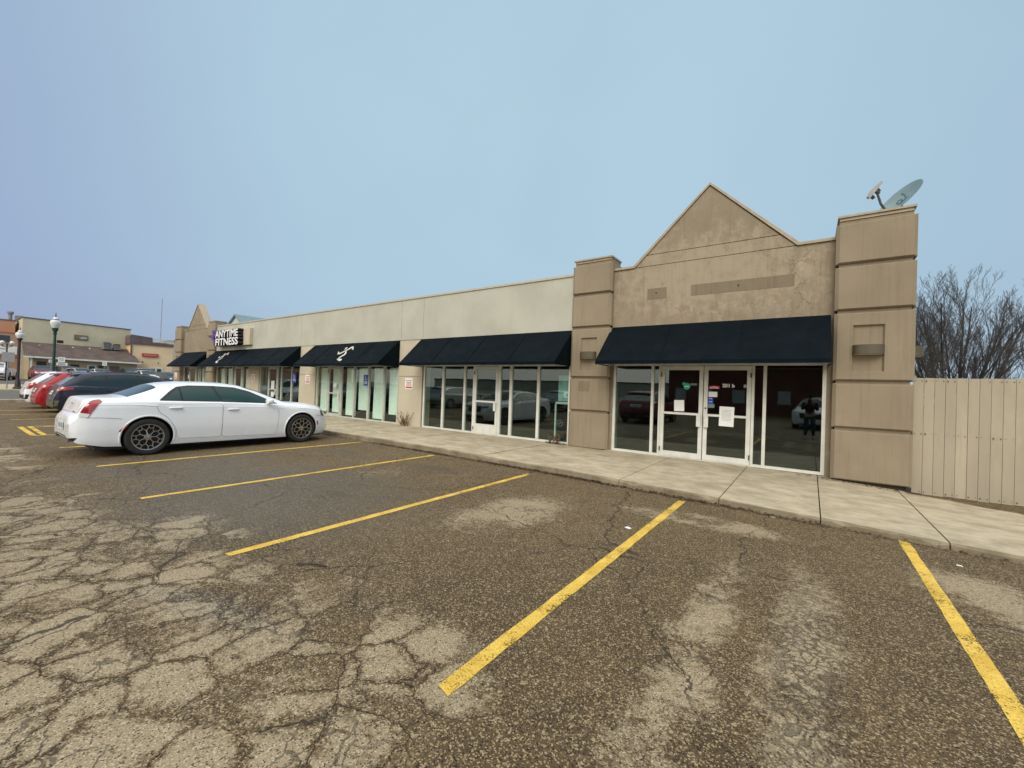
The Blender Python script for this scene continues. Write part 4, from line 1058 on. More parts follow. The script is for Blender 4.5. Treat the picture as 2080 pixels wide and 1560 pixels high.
def sedan(name, label, cat, loc, rz, paint, group=None, glass='carglass'):
    t = thing(name, label, cat, loc, rz, group)
    T = dict(
     zt=[(-2.53,.70),(-2.52,.775),(-2.49,.815),(-2.45,.825),(-2.43,.87),(-2.37,1.085),(-2.33,1.125),(-2.2,1.14),(-1.9,1.15),(-1.76,1.165),(-1.5,1.29),(-1.3,1.395),(-1.1,1.445),(-.8,1.478),(-.4,1.485),(0,1.472),(.3,1.435),(.6,1.345),(.9,1.215),(1.2,1.078),(1.3,1.045),(1.8,1.01),(2.15,.955),(2.32,.90),(2.42,.83),(2.48,.72),(2.52,.6)],
     zb=[(-2.53,.64),(-2.50,.73),(-2.45,.76),(-2.42,.83),(-2.37,1.0),(-2.3,1.03),(-1.9,1.05),(-1.3,1.055),(0,1.025),(.9,.975),(1.3,.965),(1.8,.93),(2.15,.86),(2.35,.77),(2.48,.64),(2.52,.55)],
     zr=[(-2.53,.685),(-2.52,.755),(-2.45,.80),(-2.43,.85),(-2.37,1.06),(-2.33,1.10),(-2.2,1.115),(-1.9,1.125),(-1.76,1.135),(-1.5,1.23),(-1.3,1.32),(-1.1,1.37),(-.8,1.402),(-.4,1.408),(0,1.395),(.3,1.36),(.6,1.28),(.9,1.16),(1.2,1.04),(1.3,1.015),(1.8,.98),(2.15,.925),(2.32,.865),(2.42,.79),(2.48,.69),(2.52,.58)],
     z0=[(-2.53,.40),(-2.45,.30),(-2.1,.22),(-1.6,.19),(1.4,.17),(2.2,.19),(2.45,.21),(2.52,.26)],
     wl=[(-2.53,.66),(-2.40,.80),(-2.2,.86),(-1.9,.885),(-1,.895),(1.2,.89),(1.9,.875),(2.2,.80),(2.35,.70),(2.45,.58),(2.52,.48)],
     wm=[(-2.53,.70),(-2.45,.80),(-2.3,.885),(-2.1,.925),(-1.8,.948),(-1.4,.952),(0,.945),(1.6,.95),(1.95,.93),(2.15,.88),(2.3,.80),(2.42,.68),(2.52,.50)],
     ws=[(-2.53,.66),(-2.45,.76),(-2.3,.85),(-2.1,.885),(-1.8,.905),(-1.4,.915),(0,.905),(1.0,.895),(1.6,.875),(1.95,.84),(2.15,.79),(2.3,.71),(2.42,.60),(2.52,.45)],
     wr=[(-2.53,.55),(-2.45,.66),(-2.3,.74),(-2.1,.77),(-1.76,.775),(-1.5,.70),(-1.3,.655),(-.8,.635),(0,.635),(.5,.65),(.9,.70),(1.2,.745),(1.6,.73),(2.0,.68),(2.2,.62),(2.42,.48),(2.52,.36)])
    body, bvh = car_body('body', T, paint, t, [(-1.46, .36), (1.62, .36)], .408)
    win = {'rear_door_window': [(-1.22, 1.098), (-.20, 1.072), (-.345, 1.375), (-.72, 1.378), (-.93, 1.345), (-1.06, 1.25)],
           'front_door_window': [(-.165, 1.070), (.93, 1.020), (.72, 1.125), (.44, 1.255), (.12, 1.345), (-.29, 1.375)]}
    for sd in ('R', 'L'):
        surround = rounded([(-1.30, 1.080), (-.2, 1.052), (1.04, .998), (.75, 1.14), (.45, 1.285), (.12, 1.375), (-.30, 1.398), (-.75, 1.398), (-.97, 1.365), (-1.10, 1.27)], .03)
        patch(bvh, sd, surround, .003, M['cdark'], 'window_surround', t)
        for k, pl in win.items():
            wobj = patch(bvh, sd, rounded(pl, .025), .006, M[glass], 'window', t)
        b = MB(); b.tube([proj_pt(bvh, sd, y, z, .009) for y, z in dense([(-.905, 1.088), (-.925, 1.345)], False)], .014, 4); b.build('window_divider', M['cdark'], t)
        fd = [(-.175, .28), (.98, .255), (1.03, .60), (1.04, .83), (1.0, .945), (-.165, 1.01)]
        rd = [(-.19, .282), (-.98, .30), (-1.02, .52), (-1.16, .74), (-1.30, .85), (-1.35, 1.00), (-.18, 1.012)]
        for pl, hy, hz in ((fd, .03, .885), (rd, -1.03, .935)):
            pl = rounded(pl, .06)
            dobj = patch(bvh, sd, pl, .0045, paint, 'door', t, .06)
            b = MB(); b.tube([proj_pt(bvh, sd, y, z, .0015) for y, z in dense(pl)], .0042, 4, False); b.build('door_gap', M['seam'], dobj)
            b = MB(); pts = [proj_pt(bvh, sd, hy+q*.0275, hz-abs(q)*.0004, .030-abs(q/4)**3*.022) for q in range(-4, 5)]
            b.tube(pts, [.012, .017, .018, .018, .018, .018, .018, .017, .012], 6)
            b.build('handle', paint, dobj, smooth=True)
        # character lines: shoulder crease and sill trim, rear flare lip
        b = MB()
        for yy, zc, rad in ((-1.46, .36, .425), (1.62, .36, .425)):
            b.tube([proj_pt(bvh, sd, yy+rad*math.cos(a), zc+rad*math.sin(a), .002) for a in np.linspace(R(-12), R(192), 40)], .013, 6)
        b.build('wheel_arch_lip', paint, t, smooth=True)
        b = MB(); b.tube([proj_pt(bvh, sd, y, z, -.003) for y, z in dense([(-2.2, 1.005), (-1.7, 1.005), (-1.2, .965), (.2, .93), (1.2, .90)], False)], .011, 6)
        b.build('shoulder_crease', paint, t, smooth=True)
        b = MB(); b.tube([proj_pt(bvh, sd, y, z, .001) for y, z in dense(curve_pts([(-2.33, .765), (-2.1, .765), (-1.86, .735)]), False)], .004, 4, False)
        b.tube([proj_pt(bvh, sd, y, z, .001) for y, z in dense(curve_pts([(2.03, .68), (2.15, .665), (2.3, .66)]), False)], .004, 4, False); b.build('bumper_gap', M['seam'], t)
        mk = MB(); 
        patch(bvh, sd, [(-1.90, .50), (-1.865, .47), (-1.77, .60), (-1.80, .635)], .009, M['tail'], 'side_marker', t, .03)
        patch(bvh, sd, [(2.03, .545), (2.075, .535), (2.085, .44), (2.05, .43)], .009, M['tail'], 'side_marker', t, .03)
        s = 1 if sd == 'R' else -1
        dg = (Vector((0, 0, 0)), Vector((s*.7071, .7071, 0)), Vector((0, 0, 1)), Vector((-s*.7071, .7071, 0)))
        # rear lamp wraps the corner
        tl = patch(bvh, dg, rounded([(-1.155, .80), (-1.015, .775), (-.90, 1.055), (-.955, 1.10), (-1.03, 1.085)], .02), .010, M['tail'], 'tail_light', t, .03)
        patch(bvh, dg, rounded([(-1.15, .795), (-1.02, .772), (-.995, .835), (-1.125, .86)], .012), .013, M['plate'], 'reverse_lens', tl, .03)
        df = (Vector((0, 0, 0)), Vector((s*.7071, -.7071, 0)), Vector((0, 0, 1)), Vector((-s*.7071, -.7071, 0)))
        patch(bvh, df, rounded([(-1.02, .80), (-.92, .815), (-.93, .68), (-1.05, .66)], .015), .008, M['head'], 'headlight', t, .03)
        for q in ((1.0, .008),):
            patch(bvh, 'F', rounded([(s*.42, .70), (s*.66, .72), (s*.66, .80), (s*.42, .79)], .02), .008, M['head'], 'headlight', t, .03)
        mirror(t, bvh, .80, 1.03, paint, s)
        for yy in (-1.46, 1.62): wheel(t, s*.838, yy, .362, s, (7, .0 if yy < 0 else .2, 'fork', 'rim'))
    # glass front and rear, plate, diffuser, exhausts, emblem
    patch(bvh, 'T', rounded([(-.64, -1.30), (.64, -1.30), (.70, -1.60), (.715, -1.76), (-.715, -1.76), (-.70, -1.60)], .03), .005, M[glass], 'rear_window', t)
    patch(bvh, 'T', rounded([(-.615, .33), (.615, .33), (.70, .95), (.72, 1.18), (-.72, 1.18), (-.70, .95)], .03), .005, M[glass], 'windscreen', t)
    b = MB(); b.tube([proj_pt(bvh, 'T', x, 1.235, .005) for x in np.linspace(-.68, .68, 20)], .022, 5); b.build('cowl', M['cdark'], t)
    df_ = patch(bvh, 'B', rounded([(-.74, .335), (.74, .335), (.80, .40), (.5, .385), (.45, .42), (-.45, .42), (-.5, .385), (-.80, .40)], .02), .006, M['cdark'], 'diffuser', t, .05)
    for s in (-1, 1):
        b = MB(); c = Vector((s*.58, -2.48, .345)); vs = []
        b.tube([c, c+Vector((0, -.045, 0))], .045, 10, True); b.v = [((x-c.x)*1.9+c.x, y, (z-c.z)*.72+c.z) for x, y, z in b.v]; b.build('exhaust_tip', M['chrome'], t, smooth=True)
    p = patch(bvh, 'B', [(-.26, .51), (.26, .51), (.26, .665), (-.26, .665)], .012, M['plate'], 'number_plate', t, .1)
    patch(bvh, 'B', [(-.19, .55), (-.02, .55), (-.02, .63), (-.19, .63)], .015, M['ink'], 'plate_digits', p, .1); patch(bvh, 'B', [(.04, .55), (.19, .55), (.19, .63), (.04, .63)], .015, M['ink'], 'plate_digits', p, .1)
    b = MB(); b.tube([proj_pt(bvh, 'B', x, 1.0-.0*abs(x), .008) for x in np.linspace(-.13, .13, 9)], [.003, .007, .009, .012, .016, .012, .009, .007, .003], 5); b.build('emblem', M['chrome'], t)
    b = MB(); b.tube([proj_pt(bvh, 'B', x, .865, .006) for x in np.linspace(.40, .58, 6)], .011, 4); b.build('badge', M['chrome'], t)
    b = MB(); b.tube([proj_pt(bvh, 'B', x, z, .002) for x, z in dense([(-.80, 1.07), (-.72, .845), (.72, .845), (.80, 1.07)], False)], .004, 4, False); b.build('boot_gap', M['seam'], t)
    gr = patch(bvh, 'F', rounded([(-.36, .56), (.36, .56), (.38, .78), (-.38, .78)], .03), .006, M['cdark'], 'grille', t, .06)
    b = MB(); b.tube([proj_pt(bvh, 'F', x, z, .010) for x, z in dense([(-.36, .56), (.36, .56), (.38, .78), (-.38, .78)])], .012, 5, False); b.build('grille_surround', M['chrome'], gr)
    patch(bvh, 'F', rounded([(-.5, .27), (.5, .27), (.55, .40), (-.55, .40)], .03), .006, M['cdark'], 'lower_intake', t, .06)
    b = MB(); b.box(-.80, .80, -2.2, 2.2, .15, .21); b.build('underbody', M['cdark'], t)
    return t

def suv(name, label, cat, loc, rz, paint, group=None, glass='carglassd', trim='cdark', style=(5, 0, 'y', 'rims'), tail='wide', full=True, clad=True, hs=1.0):
    t = thing(name, label, cat, loc, rz, group)
    T = dict(
     zt=[(-2.30,.74),(-2.29,.80),(-2.25,.86),(-2.21,.98),(-2.17,1.10),(-2.12,1.16),(-1.95,1.33),(-1.72,1.53),(-1.64,1.585),(-1.5,1.615),(-1.0,1.655),(-.4,1.665),(.1,1.645),(.5,1.57),(.9,1.385),(1.25,1.19),(1.38,1.12),(1.8,1.06),(2.1,.985),(2.24,.89),(2.30,.72)],
     zb=[(-2.30,.68),(-2.27,.78),(-2.21,.95),(-2.14,1.06),(-1.9,1.09),(-1.3,1.085),(0,1.055),(1.0,1.03),(1.4,1.01),(1.8,.965),(2.1,.88),(2.25,.78),(2.30,.65)],
     zr=[(-2.30,.73),(-2.29,.79),(-2.25,.85),(-2.21,.97),(-2.17,1.09),(-2.12,1.14),(-1.95,1.29),(-1.72,1.47),(-1.64,1.525),(-1.5,1.55),(-1.0,1.585),(-.4,1.592),(.1,1.57),(.5,1.495),(.9,1.32),(1.25,1.145),(1.38,1.085),(1.8,1.025),(2.1,.945),(2.24,.85),(2.30,.69)],
     z0=[(-2.30,.40),(-2.2,.30),(-1.9,.24),(1.9,.22),(2.2,.24),(2.30,.34)],
     wl=[(-2.30,.62),(-2.2,.75),(-2.0,.83),(-1.4,.86),(1.5,.86),(1.9,.83),(2.15,.70),(2.30,.48)],
     wm=[(-2.30,.70),(-2.2,.82),(-2.05,.89),(-1.8,.92),(-1.3,.935),(1.4,.935),(1.8,.915),(2.05,.83),(2.2,.70),(2.30,.52)],
     ws=[(-2.30,.66),(-2.2,.79),(-2.05,.855),(-1.8,.885),(-1.3,.90),(1.0,.89),(1.4,.87),(1.8,.82),(2.05,.73),(2.2,.60),(2.30,.44)],
     wr=[(-2.30,.58),(-2.2,.72),(-2.12,.74),(-1.9,.71),(-1.64,.655),(-1.2,.65),(.1,.65),(.6,.665),(1.0,.70),(1.35,.74),(1.8,.70),(2.1,.60),(2.24,.5),(2.30,.38)])
    if hs != 1.0:
        for k in ('zt', 'zb', 'zr'): T[k] = [(a, v*hs if v > .9 else v) for a, v in T[k]]
    body, bvh = car_body('body', T, paint, t, [(-1.32, .35), (1.39, .35)], .40, 70 if full else 46)
    S = hs
    W = [[(-1.72, 1.19*S), (-1.10, 1.13*S), (-1.02, 1.49*S), (-1.25, 1.475*S), (-1.5, 1.36*S)], [(-1.05, 1.125*S), (-.12, 1.105*S), (-.17, 1.555*S), (-.95, 1.52*S)], [(-.06, 1.105*S), (.98, 1.085*S), (.72, 1.28*S), (.40, 1.455*S), (.12, 1.53*S), (-.10, 1.55*S)]]
    for sd in ('R', 'L'):
        s = 1 if sd == 'R' else -1
        for pl in W: patch(bvh, sd, rounded(pl, .03), .006, M[glass], 'window', t, .12)
        patch(bvh, sd, rounded([(-1.80, 1.165*S), (1.06, 1.075*S), (.74, 1.30*S), (.42, 1.475*S), (.12, 1.555*S), (-.3, 1.577*S), (-1.0, 1.53*S), (-1.28, 1.50*S), (-1.55, 1.38*S)], .03), .003, M['cdark'], 'window_surround', t, .12)
        dg = (Vector((0, 0, 0)), Vector((s*.7071, .7071, 0)), Vector((0, 0, 1)), Vector((-s*.7071, .7071, 0)))
        tl = patch(bvh, dg, rounded([(-1.12, .93), (-.98, .93), (-.66, 1.015), (-.68, 1.07), (-1.0, 1.07), (-1.13, 1.03)] if tail == 'wide' else [(-1.08, .84), (-.92, .86), (-.78, 1.03), (-.84, 1.13), (-1.0, 1.10)], .02), .010, M['tail'], 'tail_light', t, .04)
        if full:
            if tail == 'wide': patch(bvh, dg, rounded([(-1.10, .95), (-.98, .95), (-.93, .99), (-1.0, 1.0), (-1.10, .99)], .012), .013, M['lnb'], 'reverse_lens', tl, .04)
            for pl, hy in (([(-.10, .36), (.98, .36), (1.03, .7), (1.0, 1.03), (-.09, 1.07)], .05), ([(-.12, .36), (-.92, .38), (-1.0, .62), (-1.16, .80), (-1.18, 1.08), (-.11, 1.07)], -.98)):
                pl = rounded(pl, .05); dobj = patch(bvh, sd, pl, .0045, paint, 'door', t, .09)
                b = MB(); b.tube([proj_pt(bvh, sd, y, z, .0015) for y, z in dense(pl)], .0042, 4, False); b.build('door_gap', M['cdark'], dobj)
                b = MB(); b.tube([proj_pt(bvh, sd, hy+q*.03, .97, .028) for q in range(-3, 4)], .015, 5); b.build('handle', paint, dobj)
            mirror(t, bvh, .80, 1.10, paint, s)
        if clad: patch(bvh, sd, [(-.90, .25), (.98, .25), (.98, .37), (-.90, .37)], .008, M['cdark'], 'sill_cladding', t, .1)
        for yy in (-1.32, 1.39): wheel(t, s*.80, yy, .35, s, style, full)
        df = (Vector((0, 0, 0)), Vector((s*.7071, -.7071, 0)), Vector((0, 0, 1)), Vector((-s*.7071, -.7071, 0)))
        patch(bvh, df, rounded([(-1.08, .84), (-.85, .92), (-.86, .80), (-1.08, .74)], .015), .008, M['plate'] if not full else M['head'], 'headlight', t, .05)
    patch(bvh, 'B', rounded([(-.60, 1.50*S), (.60, 1.50*S), (.68, 1.18*S), (.66, 1.145*S), (-.66, 1.145*S), (-.68, 1.18*S)], .03), .006, M['carglassr'], 'rear_window', t)
    patch(bvh, 'T', rounded([(-.62, .22), (.62, .22), (.70, .95), (.73, 1.28), (-.73, 1.28), (-.70, .95)], .03), .006, M[glass], 'windscreen', t, .1)
    patch(bvh, 'B', rounded([(-.78, .42), (.78, .42), (.84, .62), (.4, .58), (-.4, .58), (-.84, .62)], .03), .008, M[trim], 'bumper_trim', t, .08)
    p = patch(bvh, 'B', [(-.25, .80), (.25, .80), (.25, .93), (-.25, .93)], .012, M['plate'], 'number_plate', t, .1)
    patch(bvh, 'B', [(-.18, .83), (.18, .83), (.18, .90), (-.18, .90)], .015, M['ink'], 'plate_digits', p, .1)
    patch(bvh, 'F', rounded([(-.48, .55), (.48, .55), (.52, .80), (-.52, .80)], .03), .006, M['cdark'], 'grille', t, .1)
    b = MB(); vs = [proj_pt(bvh, 'T', x, -1.62, .0)+Vector((0, 0, .012)) for x in np.linspace(-.60, .60, 9)]; e = [v+Vector((0, -.22, -.035)) for v in vs]
    b.add([tuple(v) for v in vs+e], [(i, i+1, 10+i, 9+i) for i in range(8)]); b.add([tuple(v-Vector((0, 0, .03))) for v in vs+e], [(9+i, 10+i, i+1, i) for i in range(8)])
    for q in (0, 8): b.add([tuple(vs[q]), tuple(e[q]), tuple(e[q]-Vector((0, 0, .03))), tuple(vs[q]-Vector((0, 0, .03)))], [(0, 1, 2, 3)])
    b.add([tuple(v) for v in e]+[tuple(v-Vector((0, 0, .03))) for v in e], [(i, i+1, 10+i, 9+i) for i in range(8)])
    b.build('spoiler', paint, t, smooth=True)
    if full:
        for s in (-1, 1):
            b = MB(); c = Vector((s*.52, -2.25, .40)); b.tube([c, c+Vector((0, -.05, 0))], .04, 10); b.build('exhaust_tip', M['chrome'], t)
            b = MB(); b.tube([proj_pt(bvh, 'T', s*.60, y, .025) for y in np.linspace(-1.4, .25, 12)], .014, 5); b.build('roof_rail', M['cdark'], t)
        b = MB(); q = proj_pt(bvh, 'T', 0, -1.35, 0); b.add([tuple(q+Vector((x, y, z))) for x, y, z in ((-.025, .07, 0), (.025, .07, 0), (.025, -.05, 0), (-.025, -.05, 0), (0, -.05, .06))], [(0, 1, 4), (1, 2, 4), (2, 3, 4), (3, 0, 4)]); b.build('roof_aerial', M['cdark'], t)
    b = MB(); b.box(-.76, .76, -2.0, 2.0, .19, .26); b.build('underbody', M['cdark'], t)
    return t
PK = 'vehicles parked nose-in along the shopfront'
sedan('parked_car', 'white four-door sedan with bronze alloy wheels parked nearest the shopfront', 'car', (-11.63, 4.05, 0), 0, M['pwhite'], PK)
suv('parked_car', 'dark blue crossover with a wide red tail light parked behind the white sedan', 'car', (-21.75, 4.83, 0), 0, M['pblue'], PK, trim='olive')
suv('parked_car', 'bright red crossover parked between the dark blue one and the small white one', 'car', (-24.55, 4.72, 0), 0, M['pred'], PK, glass='carglassd', trim='pred', tail='tall', clad=False, hs=.985)
suv('parked_car', 'white crossover with black bumper trim parked just left of the red one', 'car', (-27.45, 4.68, 0), 0, M['pwhite'], PK, tail='tall')
suv('parked_car', 'pale silver roofed vehicle farthest along the shopfront row, mostly hidden', 'car', (-30.3, 5.35, 0), 0, M['psilver'], PK, tail='tall', full=False, hs=1.02)

# ------------------------------------------------------------------ far side of the street: buildings, lamps, signs, cars
GB = .76
def wall_x(b, X, y0, y1, z0, z1, dpt=10): b.box(X-dpt, X, y0, y1, z0, z1)
# orange brick block, far left
t = thing('brick_building', 'orange brick building at the far left edge across the street', 'building', (-68.3, 0, 0))
b = MB(); b.box(-12, 0, -25, 5.50, GB-.2, 5.55); b.box(-12, -2.5, -25, 5.45, 5.55, 7.0); b.build('wall', M['orange'], t)
b = MB(); b.box(-12.05, .06, -25, 5.55, 5.552, 5.66); b.build('ledge', M['orange'], t)
b = MB(); b.box(-12.05, -2.45, -25, 5.5, 7.002, 7.12); b.build('coping', M['darkroof'], t)
b = MB(); b.box(.0, .03, 3.3, 4.92, 4.55, 5.25); b.build('window', M['wdark'], t)
b = MB(); b.box(.0, .02, -24, 5.5, 2.9, 3.05); b.build('belt_course', M['redb'], t)
t = thing('wall_banner', 'white banner on the orange brick wall at the left edge', 'sign', (-68.24, 4.45, 3.72))
b = MB(); b.box(0, .05, -1.0, 1.0, -.42, .42); b.build('board', M['paper'], t)
b = MB(); b.box(.051, .054, -.9, .25, .06, .16); b.box(.051, .054, -.9, -.2, -.14, -.06); b.build('lettering', M['ink'], t)
t = thing('roof_vent', 'grey rooftop vents on the orange brick building', 'roof vent', (-72, 5.0, 7.1))
b = MB(); b.lathe([(.0, 0), (.16, 0), (.16, .75), (.26, .75), (.26, 1.0), (0, 1.0)], (0, .15, 0), 10); b.build('pipe', M['hvac'], t)
b = MB(); b.box(-.5, .4, .5, 1.0, 0, .62); b.build('housing', M['hvac'], t)
# beige building with shed roof
t = thing('beige_building', 'beige flat-roofed building with a brown shingled lean-to roof across the street', 'building', (-68, 0, 0))
b = MB()
b.prism_x([(5.72, GB-.2), (14.35, GB-.2), (14.35, 7.10), (5.72, 7.26)], -12, 0); b.build('wall', M['beige'], t)
b = MB(); b.prism_x([(5.66, 7.262), (14.4, 7.102), (14.4, 7.20), (5.66, 7.36)], -12.05, .06); b.build('coping', M['darkroof'], t)
b = MB(); b.box(.002, 3.8, 5.95, 14.25, GB-.2, 3.05); b.build('lower_wall', M['tan'], t)
b = MB(); 
b.add([(.0, 5.75, 4.72), (.0, 14.3, 4.72), (4.3, 14.45, 3.02), (4.3, 5.55, 3.12), (.0, 5.75, 4.6), (.0, 14.3, 4.6), (4.3, 14.45, 2.92), (4.3, 5.55, 3.0)], [(3, 2, 1, 0), (4, 5, 6, 7), (0, 1, 5, 4), (1, 2, 6, 5), (2, 3, 7, 6), (3, 0, 4, 7)])
b.build('lean_to_roof', M['shingle'], t)
b = MB(); b.add([(4.302, 5.5, 2.98), (4.302, 14.5, 2.87), (4.302, 14.5, 3.03), (4.302, 5.5, 3.14), (4.4, 5.5, 2.98), (4.4, 14.5, 2.87), (4.4, 14.5, 3.03), (4.4, 5.5, 3.14)], [(0, 1, 2, 3), (7, 6, 5, 4), (0, 4, 5, 1), (3, 2, 6, 7)]); b.build('gutter', M['alu'], t)
b = MB(); b.box(4.1, 4.22, 6.0, 6.12, GB-.2, 2.95); b.build('porch_post', M['alu'], t)
for y0, y1, z0, z1, nm in [(6.45, 7.1, 1.9, 2.65, 'window'), (8.85, 9.5, 1.75, 2.5, 'window'), (11.0, 11.55, 1.5, 2.5, 'window')]:
    b = MB(); b.box(3.8, 3.84, y0, y1, z0, z1); b.build(nm, M['wdark'], t)
b = MB(); b.box(3.8, 3.85, 10.1, 10.85, GB-.1, 2.55); o = b.build('door', M['alug'], t); b = MB(); b.box(3.852, 3.87, 10.25, 10.7, 1.7, 2.4); b.build('pane', M['wdark'], o)
b = MB(); b.box(3.8, 3.85, 11.9, 12.7, GB-.1, 2.5); b.build('door', M['darkroof'], t)
for y, zz in ((6.9, 4.35), (8.1, 4.25), (9.4, 4.4), (10.4, 4.3), (10.75, 4.4)):
    b = MB(); b.lathe([(0, 0), (.09, 0), (.09, .35), (0, .35)], (.8, y, zz-.25), 8); b.build('roof_pipe', M['alu'], t)
t = thing('wall_sign', 'small brown framed sign high on the beige building', 'sign', (-67.97, 10.1, 5.65))
b = MB(); b.box(-.02, .05, -.55, .55, -.28, .28); b.build('board', M['wood'], t); b = MB(); b.lathe([(0, 0), (.16, 0), (.2, .03)], (.052, .1, 0), 12, 'x'); b.v = [(x, y*1.7, z*.8) for x, y, z in b.v]; b.build('emblem', M['lnb'], t)
for y, lab in ((12.15, 'larger grey air conditioning unit on the brown lean-to roof'), (13.0, 'smaller grey air conditioning unit on the brown lean-to roof')):
    t = thing('air_conditioner', lab, 'air conditioner', (-67.2, y, 4.4), group='rooftop air conditioners')
    s = .36 if y < 12.5 else .29
    b = MB(); b.box(-s, s, -s, s, .1, .1+2*s); b.build('cabinet', M['hvac'], t)
    b = MB(); b.lathe([(.0, 0), (.3, 0), (.33, .06), (.28, .07)], (0, 0, .102+2*s), 14); b.build('fan_grille', M['black'], t)
    b = MB()
    for k in range(5): b.box(s+.002, s+.012, -s*.85, s*.85, .2+k*.13, .25+k*.13)
    b.build('louvre', M['black'], t)
# yellow brick building with parapet rail
t = thing('yellow_building', 'yellow brick building with a dark parapet, white railing and white double door', 'building', (-66, 0, 0))
b = MB(); b.box(-10, 0, 14.1, 18.05, GB-.2, 5.30); b.build('wall', M['yellow'], t)
b = MB(); b.prism_x([(13.9, 5.302), (18.1, 5.302), (18.1, 5.62), (16.0, 5.70), (15.95, 6.25), (14.0, 6.42), (13.9, 6.2)], -10.1, .12); b.build('parapet', M['darkroof'], t)
b = MB()
b.box(.02, .10, 16.0, 18.1, 6.12, 6.2); b.box(.02, .10, 16.0, 18.1, 5.72, 5.78)
for y in np.linspace(16.0, 18.08, 20): b.box(.03, .08, y-.022, y+.022, 5.78, 6.12)
b.build('railing', M['alu'], t)
b = MB(); b.box(.0, .05, 15.72, 17.15, GB-.1, 2.62); o = b.build('door', M['alu'], t)
for y in (15.92, 16.55): b = MB(); b.box(.052, .07, y, y+.4, 1.45, 2.45); b.build('pane', M['wdark'], o)
b = MB(); b.box(.0, .10, 13.98, 14.10, GB, 5.3); b.build('drainpipe', M['darkroof'], t)
b = MB(); b.tube([(.1, 15.1, 3.15), (.35, 15.1, 3.3)], .05, 6); b.build('gooseneck_lamp', M['black'], t); b = MB(); b.tube([(.1, 16.6, 3.1), (.35, 16.6, 3.25)], .05, 6); b.build('gooseneck_lamp', M['black'], t)
t = thing('red_sign', 'long red shop sign on the yellow brick wall', 'sign', (-65.95, 15.82, 4.08))
b = MB(); b.box(0, .08, -.78, .78, -.21, .21); b.build('board', M['redb'], t); b = MB(); b.box(.081, .084, -.6, .62, -.03, .06); b.build('lettering', plain('faded_letters', (.5, .3, .28), .7), t)
t = thing('grey_building', 'grey building at the right of the yellow one, beyond the far gable', 'building', (-80, 0, 0))
b = MB(); b.box(-10, 0, 22.3, 40, .6, 6.9); b.build('wall', M['grey'], t)
b = MB(); b.box(-10.1, .1, 22.2, 40.1, 6.902, 7.3); b.build('cornice', M['darkroof'], t)
b = MB(); b.box(0, .05, 22.8, 24.0, 2.2, 4.0); b.build('window', M['wdark'], t)
b = MB(); b.tube([(-74, 18.8, 5), (-74, 18.8, 12.4)], .035, 5); o = b.build('antenna_mast', M['hvac']); tag(o, 'thin radio mast standing above the yellow building', 'mast')
t = thing('metal_gable', 'pale metal gable roof peeking over the middle wall by the fitness sign', 'building', (-47.4, 18, 0))
b = MB(); b.prism_y([(-6, 0), (4, 0), (4, 5.6), (-.0, 7.95), (-6, 4.6)], 0, 12); b.build('wall', M['bluemetal'], t)
b = MB(); b.prism_y([(-6.2, 4.5), (0, 7.97), (4.2, 5.5), (4.2, 5.62), (0, 8.1), (-6.2, 4.64)], -.2, 12.2); b.build('roof', M['dish'], t)
# lamp posts
def lamp_post(loc, h, label, dark, base=True, clear=False):
    t = thing('street_lamp', label, 'street lamp', loc, 0, 'old-style globe street lamps')
    k = h/5.0
    b = MB(); b.lathe([(.0, 0), (.30, 0), (.30, .12), (.20, .2), (.17, .55), (.11, .75), (.095, 1.0), (.08, 3.2), (.075, 3.72), (.12, 3.74), (.12, 3.79), (.07, 3.82)], (0, 0, 0), 12); b.v = [(x*.78, y*.78, z*k) for x, y, z in b.v]; b.build('post', M[dark], t, smooth=True)
    b = MB(); b.lathe([(.07, 3.8), (.1, 3.85), (.19, 4.02), (.20, 4.1), (.17, 4.1)], (0, 0, 0), 12); b.v = [(x*.70, y*.70, z*k) for x, y, z in b.v]; b.build('lamp_collar', M[dark], t, smooth=True)
    b = MB(); b.lathe([(.18, 4.1), (.30, 4.28), (.33, 4.42), (.29, 4.52), (.2, 4.58), (.2, 4.6), (.16, 4.68), (.08, 4.74), (.0, 4.76)], (0, 0, 0), 16); b.v = [(x*.70, y*.70, z*k) for x, y, z in b.v]; b.build('globe', M['globe' if not clear else 'globe'], t, smooth=True)
    b = MB(); b.lathe([(.21, 4.56), (.23, 4.58), (.21, 4.61)], (0, 0, 0), 14); b.lathe([(.05, 4.75), (.04, 4.82), (.012, 5.0), (0, 5.02)], (0, 0, 0), 8); b.v = [(x*.72, y*.72, z*k) for x, y, z in b.v]; b.build('finial', M[dark], t)
    if h > 4.6: b = MB(); b.box(.0, .1, .08, .34, 3.25, 3.42); b.build('camera_box', M['black'], t)
    return t
lamp_post((-36, 4.28, .05), 5.02, 'tall dark green street lamp with a clear globe behind the parked cars', 'pole')
lamp_post((-45, 3.70, gz(-45)+.12), 4.33, 'shorter street lamp with a white globe on the far pavement', 'poleb')
t = thing('twin_lamp', 'small lamp with twin white globes behind the shorter street lamp', 'street lamp', (-57, 3.98, gz(-57)))
b = MB(); b.tube([(0, 0, 0), (0, 0, 3.3)], .05, 8); b.tube([(0, -.28, 3.05), (0, 0, 2.95), (0, .28, 3.05)], .035, 6); b.tube([(0, -.28, 3.05), (0, -.28, 3.2)], .03, 6); b.tube([(0, .28, 3.05), (0, .28, 3.2)], .03, 6); b.build('post', M['poleb'], t)
for y in (-.28, .28):
    b = MB(); b.lathe([(0, -.17), (.12, -.12), (.17, 0), (.12, .12), (0, .17)], (0, y, 3.36), 12); b.build('globe', M['globe'], t, smooth=True)
